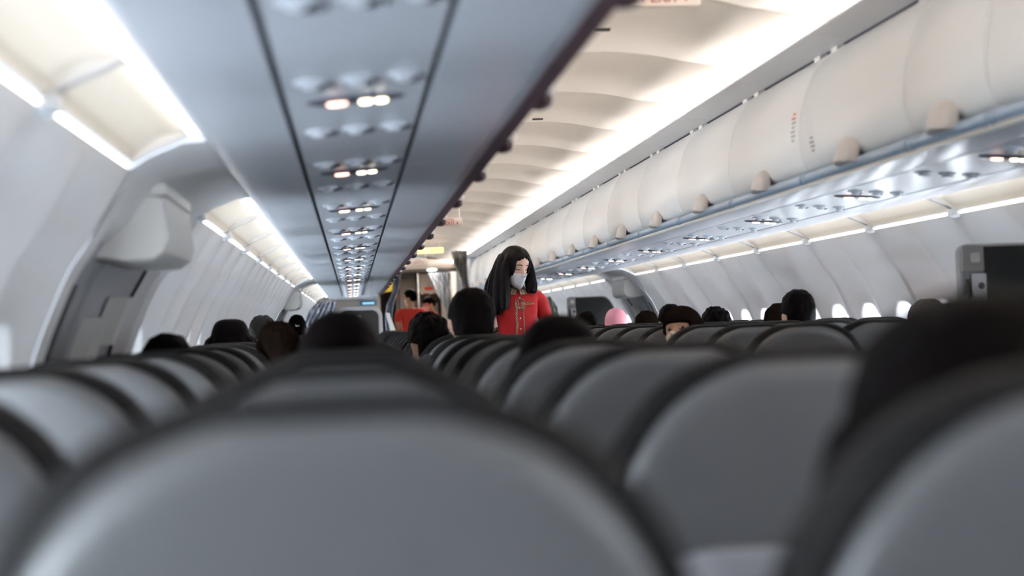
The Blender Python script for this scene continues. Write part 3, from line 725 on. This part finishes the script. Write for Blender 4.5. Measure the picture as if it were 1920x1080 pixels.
# ------------------------------------------------------------------ people
import numpy as np
from mathutils.bvhtree import BVHTree
HZ = [-.118, -.112, -.10, -.085, -.065, -.04, -.015, .01, .035, .06, .08, .098, .110, .117]
HA = [.016, .032, .044, .054, .061, .067, .071, .073, .0745, .073, .068, .055, .036, .012]
HF = [.066, .082, .089, .088, .087, .088, .089, .089, .092, .092, .084, .066, .042, .014]
HB = [.0, .0, .01, .03, .055, .075, .088, .096, .101, .10, .092, .074, .048, .016]
def fbump(x, z):
    g = lambda cx, cz, sx, sz: math.exp(-((x-cx)/sx)**2-((z-cz)/sz)**2)
    b = .024*g(0, -.022, .011, .014)+.014*g(0, -.002, .009, .02)+.006*g(.013, -.026, .008, .008)+.006*g(-.013, -.026, .008, .008)
    b += -.009*(g(.032, .012, .017, .011)+g(-.032, .012, .017, .011))+.005*(g(.032, .012, .011, .007)+g(-.032, .012, .011, .007))
    b += .004*(g(.033, .034, .022, .008)+g(-.033, .034, .022, .008))+.006*g(0, -.062, .022, .006)+.006*g(0, -.074, .019, .006)-.004*g(0, -.068, .024, .003)
    b += .006*g(0, -.102, .018, .012)+.004*(g(.045, -.02, .018, .02)+g(-.045, -.02, .018, .02))
    return b
def hw(z, T): return float(np.interp(z, HZ, T))
def face_y(x, z):
    a = hw(z, HA); return -hw(z, HF)*max(0, 1-(abs(x)/a)**2.3)**.45-fbump(x, z)
def head_mesh():
    mb = MB(); rs = []; n = 48
    zs = np.concatenate([np.linspace(-.118, .10, 56), [.105, .110, .114, .117]])
    for z in zs:
        a, f, b = hw(z, HA), hw(z, HF), hw(z, HB); r = []
        for k in range(n):
            t = 2*math.pi*k/n; x = a*math.cos(t)
            y = -f*abs(math.sin(t))**.9-fbump(x, z)*max(0, math.sin(t)) if math.sin(t) > 0 else b*abs(math.sin(t))**.9
            if z < -.085: y = -f*abs(math.sin(t))**.9-fbump(x, z)*max(0, math.sin(t)) if math.sin(t) > 0 else min(b, .02)*abs(math.sin(t))
            r.append((x, y, z))
        rs.append(r)
    mb.rings(rs)
    for s in (-1, 1):
        mb.ball((s*.077, .008, -.004), (.010, .018, .030), 10, 8)
        mb.ball((s*.072, .004, -.02), (.010, .014, .018), 8, 6)
    return mb
HEAD = head_mesh()
def head_me(mt):
    m = MB(); m.v = [tuple(mt @ Vector(p)) for p in HEAD.v]; m.f = list(HEAD.f); m.m = list(HEAD.m); return m.mesh('head', M_skin, 0)
def hair_ball(fn, mt, n=40, m=30):
    """closed shell round the skull; fn(direction) -> radius factor"""
    mb = MB(); rs = []
    for i in range(1, m):
        a = math.pi*i/m; r = []
        for k in range(n):
            b = 2*math.pi*k/n; d = Vector((math.sin(a)*math.cos(b), math.sin(a)*math.sin(b), -math.cos(a)))
            f = fn(d); g = (abs(d.x)**2.5+abs(d.y)**2.5+abs(d.z)**2.5)**-.4; q = max(0, min(1, (d.z+.25)/.4)); f *= 1+(g-1)*q; r.append(mt @ Vector((d.x*.074*f, .006+d.y*.098*f, .002+d.z*.117*f)))
        rs.append(r)
    mb.rings(rs); return mb
def short_fn(vol=1.14, spike=.05, low=-.55, front=.45, seed=0, ear=-.05):
    def fn(d):
        line = front if d.y < 0 else low
        k = (1-d.y)/2 if abs(d.y) < 1 else (1 if d.y < 0 else 0)
        side = abs(d.x)
        edge = low+(front-low)*max(0, min(1, (-d.y-.1)/.45)) 
        if side > .62 and d.y < .35: edge = max(edge, ear)
        f = vol+spike*noise.noise(d*5+Vector((seed, 0, 0)))+spike*.7*noise.noise(d*14+Vector((seed, 3, 0)))
        return f if d.z > edge else .8
    return fn
def hair_obj(name, fn, mt, m, parent, extra=None, voxel=.006):
    me = hair_ball(fn, mt).mesh('h', m, 0)
    parts = [me]+(extra or [])
    o = link(name, fuse(parts, voxel, name, 2, m), parent); return o
def garment(me, pred, off, m, name, parent):
    bm = bmesh.new(); bm.from_mesh(me); bm.normal_update()
    bmesh.ops.delete(bm, geom=[q for q in bm.verts if not pred(q.co)], context='VERTS')
    bm.normal_update()
    ns = [q.normal.copy() for q in bm.verts]
    for q, nn in zip(bm.verts, ns): q.co += nn*off
    out = bpy.data.meshes.new(name); bm.to_mesh(out); bm.free(); out.materials.clear(); out.materials.append(m)
    out = baked(out, [('SMOOTH', dict(iterations=4)), ('SOLIDIFY', dict(thickness=.004, offset=-1))], name)
    for p in out.polygons: p.use_smooth = True
    return link(name, out, parent)
def hand(wr, fw, side, up=Vector((0, 0, 1)), curl=.5):
    """palm with four unequal bent fingers and a thumb off its side, rooted at the wrist; fw: pointing direction"""
    wr, fw = Vector(wr), Vector(fw).normalized(); sd = fw.cross(up).normalized()*side; dn = sd.cross(fw).normalized()
    if dn.dot(up) > 0: dn = -dn
    out = [skin([[(tuple(wr), (.024, .018)), (tuple(wr+fw*.035), (.034, .016)), (tuple(wr+fw*.08), (.036, .013))]], 2)]
    for i, L in enumerate((.068, .076, .071, .056)):
        b = wr+fw*.07+sd*(.027-.018*i); d = (fw+dn*.25*curl).normalized(); p1 = b+d*L*.45; d2 = (fw+dn*1.1*curl).normalized(); p2 = p1+d2*L*.32; p3 = p2+(fw+dn*2.2*curl).normalized()*L*.25
        out.append(skin([[(tuple(b), .009), (tuple(p1), .0085), (tuple(p2), .008), (tuple(p3), .007)]], 1))
    b = wr+fw*.025+sd*.025; out.append(skin([[(tuple(b), .011), (tuple(b+fw*.02+sd*.025+dn*.008), .010), (tuple(b+fw*.05+sd*.034+dn*.016), .009), (tuple(b+fw*.072+sd*.03+dn*.022), .0075)]], 1))
    return out
def HM(c, yaw=0, pitch=0, roll=0, k=1): return Matrix.Translation(c) @ Matrix.Rotation(yaw, 4, 'Z') @ Matrix.Rotation(roll, 4, 'Y') @ Matrix.Rotation(pitch, 4, 'X') @ Matrix.Scale(k, 4)

# seated passengers share one body that faces forward (+Y)
PH = Vector((0, .20, 1.138))
def seated_body():
    ch = [[((0, .44, .56), (.15, .11)), ((0, .37, .70), (.13, .10)), ((0, .31, .86), (.15, .10)), ((0, .27, .98), (.13, .085)), ((0, .235, 1.04), .058), ((0, .215, 1.09), .055)]]
    for s in (-1, 1):
        ch.append([((0, .27, .98), (.13, .085)), ((s*.12, .28, .975), .06), ((s*.175, .30, .94), .058), ((s*.20, .36, .70), .043), ((s*.14, .55, .62), .034), ((s*.12, .60, .62), .028)])
        ch.append([((0, .44, .56), (.15, .11)), ((s*.09, .50, .55), .085), ((s*.11, .88, .56), .058), ((s*.11, .86, .12), .04), ((s*.115, .90, .05), .036), ((s*.12, 1.02, .035), .03)])
    parts = [skin(ch, 2), head_me(HM(PH, math.pi))]
    for s in (-1, 1): parts += hand((s*.12, .60, .62), (0, 1, -.1), -s)
    return fuse(parts, .0085, 'body', 2, M_skin)
SB = seated_body()
CL = garment(SB, lambda c: c.z < 1.015 and not (c.z > .585 and c.y > .585 and abs(c.x) < .2 and c.z < .70) and c.z > .09, .010, M_navy, 'clothing', None); CLm = CL.data; bpy.data.objects.remove(CL)
HPm = HM(PH, math.pi)
HAIR = {}
def hair_me(key, fn, m, extra=None, voxel=.006):
    if key not in HAIR: HAIR[key] = fuse([hair_ball(fn, HPm).mesh('h', m, 0)]+(extra or []), voxel, 'hair', 2, m)
    return HAIR[key]
def passenger(label, px, py, Y, hairme, rz=0, hname='hair', sc=None, m_skin=None, tilt=0, wide=1.0):
    p = at(px, py, Y); k = (p.z/1.272) if sc is None else sc
    t = thing('person', label, 'person', (p.x, Y-.20*k, 0), 0); t.scale = (wide, 1.0, k)
    if rz or tilt:                                             # turned or leaning about the head's own place
        Mx = Matrix.Translation((p.x, Y, 0)) @ Matrix.Rotation(rz, 4, 'Z') @ Matrix.Translation((0, -.20, 0)) @ Matrix.Diagonal((1, 1, k, 1)); t.matrix_world = Mx
    link('body', SB, t); link('clothing', CLm, t); link(hname, hairme, t); return t
H1 = hair_me('short', short_fn(1.13, .06, low=-.42, ear=.05), M_hair)
H2 = hair_me('spiky', short_fn(1.20, .13, seed=4), M_hair)
H3 = hair_me('brown', short_fn(1.20, .10, seed=9), M_hairb)
H4 = hair_me('grey', short_fn(1.17, .09, seed=2), M_hairg)
H5 = hair_me('greying', short_fn(1.17, .08, seed=7), M_hairl)
def locks(w, z1, r=.04):
    ch = []
    for a in range(7):
        q = math.pi*(a/6)                                     # round the back of the head, ear to ear
        x, y = w*math.cos(q), PH.y-.01-.095*math.sin(q)
        ch.append(skin([[((x*.8, y, PH.z+.05), r), ((x*1.1, y-.005, PH.z-.05), r), ((x*1.15, y-.01, (PH.z+z1)/2-.05), r), ((x*1.05, y, z1), r*.6)]], 1))
    return ch
H6 = hair_me('long', short_fn(1.22, .05, low=-.9), M_hair, locks(.085, .93), .008)
H7 = hair_me('flat', lambda d: (1.20 if d.z > -.6 and (d.y > -.3 or d.z > .4) else .8)*(1-.10*max(0, d.z-.75)/.25), M_hair, locks(.092, 1.0), .008)
# hijab and cap
HJ = fuse([hair_ball(lambda d: 1.22 if (d.y > -.5 or d.z > .55) else (1.1 if d.z < -.5 else .85), HPm).mesh('h', M_pink, 0),
           skin([[((0, .19, 1.05), (.085, .075)), ((0, .22, .98), (.13, .10)), ((0, .25, .90), (.17, .12))]], 2)], .008, 'headscarf', 3, M_pink)
cp = MB(); rs = []
for i in range(9):
    a = math.pi/2*i/8; rs.append([tuple(HPm @ Vector((.086*math.cos(a)**.7*math.cos(q), .006+.108*math.cos(a)**.7*math.sin(q), .01+.118*math.sin(a)))) for q in [2*math.pi*k/32 for k in range(32)]] if i < 8 else [tuple(HPm @ Vector((.008*math.cos(q), .006+.008*math.sin(q), .131))) for q in [2*math.pi*k/32 for k in range(32)]])
cp.rings(rs); cap_me = cp.mesh('cap', M_cap, 50)
bz = MB().rings([[tuple(HPm @ Vector((x*(1-.12*j), -.10-.075*j*(1-(x/.085)**2)-.0, .02-.012*j+dz))) for x in [(-.075+.15*i/16) for i in range(17)]] for j, dz in ((0, 0), (.5, 0), (1, 0), (1, -.004), (.5, -.004), (0, -.004))], closed=False).mesh('peak', M_cap)
sw = MB(); sp = [(-.030, .004), (-.022, -.004), (-.010, -.009), (.002, -.006), (.030, .008), (.002, -.013), (-.012, -.018), (-.024, -.012)]
cap_button = MB().ball(tuple(HPm @ Vector((0, .006, .132))), (.008, .008, .005)).mesh('button', M_cap)

P = passenger
P('person with thick black hair filling the right edge, seated in the nearest row', 1856, 566, 1.13, H6, wide=1.2)
P('person with black hair in the middle seat, above the stacked left seats', 634, 592, 3.27, H6)
P('person with black hair leaning low in front of the flight attendant', 1046, 597, 3.28, H6, tilt=0)
P('person with short black hair seated directly left of the flight attendant', 882, 540, 6.14, H1, wide=1.15)
P('person with tousled black hair tilted beside the taller black-haired passenger', 801, 589, 6.85, H2, rz=.35)
P('person with dark hair barely showing above the left window seats', 311, 625, 4.75, H1)
P('person with flat-topped black hair by the left windows', 431, 596, 6.95, H7)
P('person with greying hair by the left windows', 492, 593, 9.15, H4)
P('person with bushy brown hair in front of the greying passenger', 521, 607, 6.1, H3)
t = P('person wearing a dark cap with a small white tick, far left side', 556, 590, 14.2, H1)
ca = link('cap', cap_me, t); link('peak', bz, ca); link('button', cap_button, ca)
HB2 = HPm.inverted()
bvc = BVHTree.FromObject(ca, bpy.context.evaluated_depsgraph_get()) if False else None
def cap_mark(x, z):
    a = math.asin(max(-1, min(1, (z-.01)/.118))); r = .108*math.cos(a)**.7; rx = .086*math.cos(a)**.7
    return HPm @ Vector((-x, .006+r*math.sqrt(max(0, 1-(x/rx)**2))+.0015, z))
k = MB().rings([[tuple(cap_mark(x*1.1+.02, .045+z*1.1)+Vector((0, -e, 0))) for x, z in sp] for e in (0, .003)]); mk = k.build('white_mark', M_white, ca)
P('person with black hair just left of the pink headscarf', 1097, 583, 10.4, H1)
t = P('person wearing a pink headscarf by the far right door', 1154, 580, 12.3, HJ, hname='headscarf')
P('person with low dark brown hair right of the pink headscarf', 1212, 585, 11.1, H3)
P('person with black hair behind the woman peeking between seats', 1256, 570, 10.3, H1)
P('person with ruffled black hair right of the peeking woman', 1342, 578, 8.9, H2)
P('person with tall black hair standing out against the right sidewall', 1494, 543, 7.45, H1)
P('person mostly hidden behind the tall-haired passenger on the right', 1462, 572, 8.2, H3)
P('person with greying brown hair by the right windows', 1738, 562, 6.75, H5)

# ---- standing crew
def mask_on(mt, parent, m=M_mask, name='face_mask'):
    mb = MB(); rs = []; rb = []
    for i in range(13):
        f = i/12; z = -.012-f*.108; r, r2 = [], []
        for j in range(25):
            g = -1+2*j/24; wd = .062*(1-.45*f**2.2); x = wd*g
            zz = z-.016*(1-f)*abs(g)**1.5*-1*.0+(.010*(abs(g))*(-1+2*f))*.9
            y = face_y(x*.98, max(-.112, zz)); ridge = .022*(1-abs(g))**1.1*math.sin(math.pi*min(1, .15+f*.85))
            y = y*(1-.0)-.004-ridge-.006*(f**3)
            r.append(mt @ Vector((x, y, zz))); r2.append(mt @ Vector((x, y+.004, zz)))
        rs.append(r+r2[::-1])
    mb.rings(rs); o = mb.build(name, m, parent, 70)
    for s in (-1, 1):
        pts = [mt @ Vector(q) for q in ((s*.060, -.045, -.022), (s*.073, -.02, -.008), (s*.083, .005, .0), (s*.084, .02, -.01), (s*.078, .0, -.04), (s*.062, -.035, -.072))]
        MB().tube(pts, .0015, 6).build('ear_loop', m, o)
    return o
def features(mt, parent, closed=True, m=M_hair):
    for s in (-1, 1):
        eb = []; el = []
        for i in range(9):
            t = -1+2*i/8; x = s*(.033+.020*t); z = .036+.004*(1-t*t)-.002*t; eb.append(mt @ Vector((x, face_y(x, z)-.0012, z)))
            x = s*(.032+.015*t); z = .009-.004*(1-t*t); el.append(mt @ Vector((x, face_y(x, z)-.0016, z)))
        MB().tube(eb, [.0012, .0022, .0028, .003, .003, .0028, .0024, .0018, .001], 6).build('eyebrow', m, parent)
        MB().tube(el, [.0010, .0018, .0024, .0026, .0026, .0026, .0026, .0022, .0014], 6).build('eyelashes', m, parent)
        if not closed: MB().ball(tuple(mt @ Vector((s*.032, face_y(s*.032, .012)+.006, .012))), .009).build('eye', mat('eye_dark', (.03, .02, .018), .15, var=.1), parent)
def stander(name, label, loc, rz, hm, bust=0, scale=1, arms=None, m_skin=M_skin, female=True):
    t = thing(name, label, 'person', loc, rz); hc = hm.translation; sw_ = .150 if female else .178
    A = arms or {-1: ((-.215, .02, 1.10), (-.15, -.17, .99)), 1: ((.222, .02, 1.10), (.15, -.17, .97))}
    ch = [[((0, .01, .93), (.145, .105)), ((0, .0, 1.05), (.112 if female else .135, .085)), ((0, -.005, 1.19), (.128 if female else .155, .092)), ((0, .01, 1.31), (.125 if female else .15, .075)), ((0, .005, 1.375), .058), ((hc.x*.5, (hc.y+.03)*.5, 1.43), .050), ((hc.x, hc.y+.02, hc.z-.01), .05)]]
    for s in (-1, 1):
        el, wr = A[s]
        ch.append([((0, .01, 1.31), (.125 if female else .15, .075)), ((s*sw_*.75, .012, 1.335), .048), ((s*(sw_+.012), .012, 1.312), .046 if female else .054), ((s*(sw_+.028), .012, 1.23), .040 if female else .048), (el, .036), (wr, .026)])
        ch.append([((0, .01, .93), (.145, .105)), ((s*.085, .01, .84), .09), ((s*.085, .0, .48), .056), ((s*.08, .025, .10), .036), ((s*.08, -.02, .045), .036), ((s*.085, -.13, .03), .03)])
    parts = [skin(ch, 2), head_me(hm)]
    if bust:
        for s in (-1, 1): parts.append(skin([[((s*.061, -.035, 1.222), (.052, .05)), ((s*.064, -.068, 1.214), (.045, .042))]], 2))
    for s in (-1, 1):
        el, wr = Vector(A[s][0]), Vector(A[s][1]); parts += hand(wr, wr-el, s)
    me = fuse(parts, .0055, 'body', 2, m_skin); link('body', me, t); return t, me, A

# flight attendant in focus
FAY = 9.6; base = at(969, 600, FAY)
hm = HM(Vector((-.012, -.055, 1.522)), R(26), R(20), R(2), .98)
fa, fame, FA_A = stander('person', 'woman with long black hair, white mask and red short-sleeved shirt standing in aisle, looking down', (base.x, FAY, 0), R(6), hm, bust=1, m_skin=M_skinf)
slv = 1.185
sh = garment(fame, lambda c: .86 < c.z < 1.372 and (abs(c.x) < .165 or c.z > slv+.0*abs(c.x)) and not (c.z < 1.1 and c.y < -.125), .011, M_red, 'shirt', fa)
sk = garment(fame, lambda c: .50 < c.z < .90 and c.y > -.125 and abs(c.x) < .19, .014, M_red, 'skirt', fa)
def bv(me): return BVHTree.FromPolygons([q.co for q in me.vertices], [p.vertices for p in me.polygons])
sbv = bv(sh.data)
def front(x, z, off=.003):
    h = sbv.ray_cast(Vector((x, -1, z)), Vector((0, 1, 0)))[0]; return Vector((x, (h.y if h else -.1)-off, z))
def ribbon(pts, wd, m, name, th=.003):
    b = MB(); rs = []
    for x, z in pts:
        q = front(x, z); rs.append([q+Vector((-wd/2, 0, 0)), q+Vector((-wd/2, -th, 0)), q+Vector((wd/2, -th, 0)), q+Vector((wd/2, 0, 0))])
    return b.rings(rs).build(name, m, sh)
ribbon([(-.020+.002*math.sin(i), 1.30-.018*i) for i in range(21)], .014, M_check, 'ribbon_tail')
ribbon([(.024+.001*i*.3, 1.30-.02*i) for i in range(20)], .007, M_check, 'placket_trim')
ribbon([(-.004, 1.33-.02*i) for i in range(22)], .030, M_red, 'placket', .0015)
for s in (-1, 1):
    lp = []
    for i in range(15):
        a = 2*math.pi*i/14; x = .004+s*(.019+.011*math.cos(a)*s*1.0); z = 1.318-.036+.034*math.sin(a)*-1; q = front(x, z, .008); lp.append(q)
    MB().tube(lp, .0032, 6).build('bow_loop', M_check, sh)
MB().ball(tuple(front(.004, 1.325, .008)), .008).build('bow_knot', M_check, sh)
for z in (1.262, 1.197, 1.13, 1.065): MB().ball(tuple(front(.002, z, .003)), (.0055, .003, .0055)).build('button', M_white, sh)
bq = front(.062, 1.290, .004); b = MB().box(bq.x-.034, bq.x+.034, bq.y-.003, bq.y+.008, bq.z-.007, bq.z+.007); bd = b.build('name_badge', M_gold, sh)
MB().box(bq.x-.030, bq.x+.030, bq.y-.005, bq.y-.002, bq.z-.0015, bq.z+.005).build('badge_face', mat('badge_dark', (.12, .03, .03), .4, var=.05), bd)
for s in (-1, 1):                                              # collar wings and cuffs
    rs = []
    for i in range(9):
        a = R(-90+s*(8+150*i/8)); r0 = .062; c = Vector((-.002+r0*math.cos(a), .0+.9*r0*math.sin(a), 1.375+.008*(i/8))); o = Vector((math.cos(a), math.sin(a), 0)); f = .026*(1-.3*i/8)
        rs.append([c+Vector((0, 0, .010)), c+o*.006+Vector((0, 0, .012)), c+o*(.006+f)+Vector((0, 0, -.028+.012*i/8)), c+o*(.002+f)+Vector((0, 0, -.030+.012*i/8))])
    MB().rings(rs).build('collar', M_check, sh)
    q = [c.co for c in sh.data.vertices if c.co.x*s > .155 and slv-.006 < c.co.z < slv+.012]
    if q:
        cx, cy = sum(c.x for c in q)/len(q), sum(c.y for c in q)/len(q); rx = max(abs(c.x-cx) for c in q)+.003; ry = max(abs(c.y-cy) for c in q)+.003
        MB().rings([[(cx+rx*k*math.cos(a), cy+ry*k*math.sin(a), z) for a in [2*math.pi*i/24 for i in range(24)]] for z, k in ((slv-.012, .93), (slv-.012, 1.0), (slv+.012, 1.0), (slv+.012, .93), (slv-.012, .93))], cap=False).build('cuff', M_check, sh)
mask_on(hm, fa); features(hm, fa)
def fa_hair(d):
    # centre parted; opens over the face
    face = d.y < -.30 and abs(d.x) < .66 and d.z < .60-.35*abs(d.x)**1.3
    return .86 if face else 1.15+.02*noise.noise(d*6)
ext_ = []
L_ = [  # (x, y, z, r) chains in the person's own frame
 [(-.03, -.075, 1.625, .022), (-.062, -.105, 1.575, .024), (-.083, -.110, 1.50, .026), (-.088, -.115, 1.42, .030), (-.092, -.118, 1.34, .032), (-.10, -.115, 1.25, .022)],
 [(-.05, -.03, 1.625, .03), (-.095, -.06, 1.56, .032), (-.115, -.075, 1.47, .036), (-.128, -.082, 1.38, .040), (-.135, -.085, 1.29, .036), (-.14, -.08, 1.22, .02)],
 [(-.06, .02, 1.61, .035), (-.105, .0, 1.54, .036), (-.138, -.02, 1.44, .042), (-.165, -.03, 1.34, .040), (-.172, -.03, 1.27, .022)],
 [(-.05, .06, 1.59, .04), (-.10, .06, 1.50, .045), (-.14, .06, 1.40, .05), (-.15, .07, 1.30, .04)],
 [(.0, .08, 1.57, .05), (.0, .10, 1.46, .06), (.0, .10, 1.36, .055), (.0, .10, 1.28, .03)],
 [(.03, -.02, 1.63, .025), (.068, -.035, 1.58, .024), (.088, -.045, 1.51, .024), (.092, -.06, 1.44, .028), (.086, -.085, 1.385, .034), (.078, -.095, 1.35, .022)],
 [(.05, .03, 1.60, .035), (.085, .02, 1.52, .036), (.098, .0, 1.44, .038), (.10, -.03, 1.38, .036), (.10, -.05, 1.35, .02)]]
for c in L_: ext_.append(skin([[((x, y, z), r) for x, y, z, r in c]], 2))
random.seed(11)
for c in L_:                                                   # loose strands over each lock
    for k in range(9):
        a = random.random()*6.28; pts = [(x+r*.97*math.cos(a+.15*i), y+r*.97*math.sin(a+.15*i), z) for i, (x, y, z, r) in enumerate(c)]
        ext_.append(MB().tube(crom(pts, 4), [.0048]*(len(crom(pts, 4))-1)+[.002], 6).mesh('s', M_hair))
hair_obj('hair', fa_hair, hm, mat('long_black_hair', (.004, .0025, .003), .45, bump=.6, bscale=70, stretch=(7, 7, .35), spec=.09), fa, ext_, .0045)

# crew at the galley
def crew(label, px, py, Y, rz, hm, hairfn, extra, female, sleeve=1.17):
    p = at(px, py, Y); k = p.z/(hm.translation.z+.130)
    t, me, A = stander('person', label, (p.x, Y, 0), rz, hm, bust=0, female=female); t.scale = (k, k, k)
    garment(me, lambda c: .86 < c.z < 1.375 and (abs(c.x) < (.16 if female else .19) or c.z > sleeve) and not (c.z < 1.1 and c.y < -.13), .012, M_redd, 'polo_shirt', t)
    garment(me, lambda c: .08 < c.z < .90 and c.y > -.13 and abs(c.x) < .2, .014, M_navy, 'trousers', t)
    mask_on(hm, t); features(hm, t, False)
    hair_obj('hair', hairfn, hm, M_hair, t, extra, .006)
crew('man with short black hair in a red polo shirt, his back to the camera', 769, 543, 25.6, R(180), HM(Vector((.0, -.01, 1.545)), R(48), R(8)), short_fn(1.15, .06, seed=5), None, False)
hmw = HM(Vector((0, -.04, 1.53)), 0, R(14))
bun = MB().ball(tuple(hmw @ Vector((0, .115, .02))), .042, 16, 12).mesh('bun', M_hair)
crew('woman with tied-back black hair and white mask in profile by the galley', 808, 556, 25.9, R(-70), hmw, short_fn(1.14, .02, low=-.5, front=.3, seed=6), [bun], True)

# woman peeking back between the seats
def kneeler():
    c = Vector((0, -.02, 1.14)); mt = HM(c, R(-36), R(-14), R(-5))
    ch = [[((0, .18, .66), (.14, .10)), ((0, .16, .80), (.12, .09)), ((0, .12, .95), (.13, .08)), ((0, .10, 1.0), (.12, .07)), ((0, .05, 1.04), .052), ((0, .01, 1.09), .05)]]
    for s in (-1, 1):
        ch.append([((0, .10, 1.0), (.12, .07)), ((s*.11, .10, .985), .052), ((s*.165, .12, .95), .05), ((s*.19, .16, .75), .04), ((s*.12, .03+.1, .66), .03)])
        ch.append([((0, .18, .66), (.14, .10)), ((s*.08, .18, .60), .08), ((s*.09, .20, .53), .06), ((s*.10, .55, .52), .04), ((s*.10, .64, .50), .03)])
    return fuse([skin(ch, 2), head_me(mt)]+[q for s in (-1, 1) for q in hand((s*.12, .13, .66), (-s*.6, -.1, -.5), s)], .007, 'body', 2, M_skin), mt
kb, kmt = kneeler()
p = at(1277, 576, 6.95); t = thing('person', 'woman with brown fringe and cream mask peeking back between the right seats', 'person', (p.x, 6.95, 0)); t.scale = (1, 1, p.z/1.272)
link('body', kb, t); garment(kb, lambda c: c.z < 1.005 and c.z > .55 and not (c.z < .72 and c.y < .14), .010, M_navy, 'clothing', t)
mask_on(kmt, t, mat('cream_mask', (.72, .64, .50), .8, bump=.2)); features(kmt, t, False)
def fringe(d):
    face = d.y < -.25 and d.x > -.85 and d.x < .72 and d.z < .27 or (d.x < -.7 and d.z < -.1)
    return .85 if face else 1.18+.03*noise.noise(d*7)
exk = []
for s, r in ((1, .035),):
    for j in range(3): exk.append(skin([[((s*.07, -.03+.05*j, 1.20), r), ((s*.09, -.03+.05*j, 1.10), r), ((s*.095, -.02+.05*j, 1.0), r*.7)]], 1))
hair_obj('hair', fringe, kmt, M_hairb, t, exk, .006)
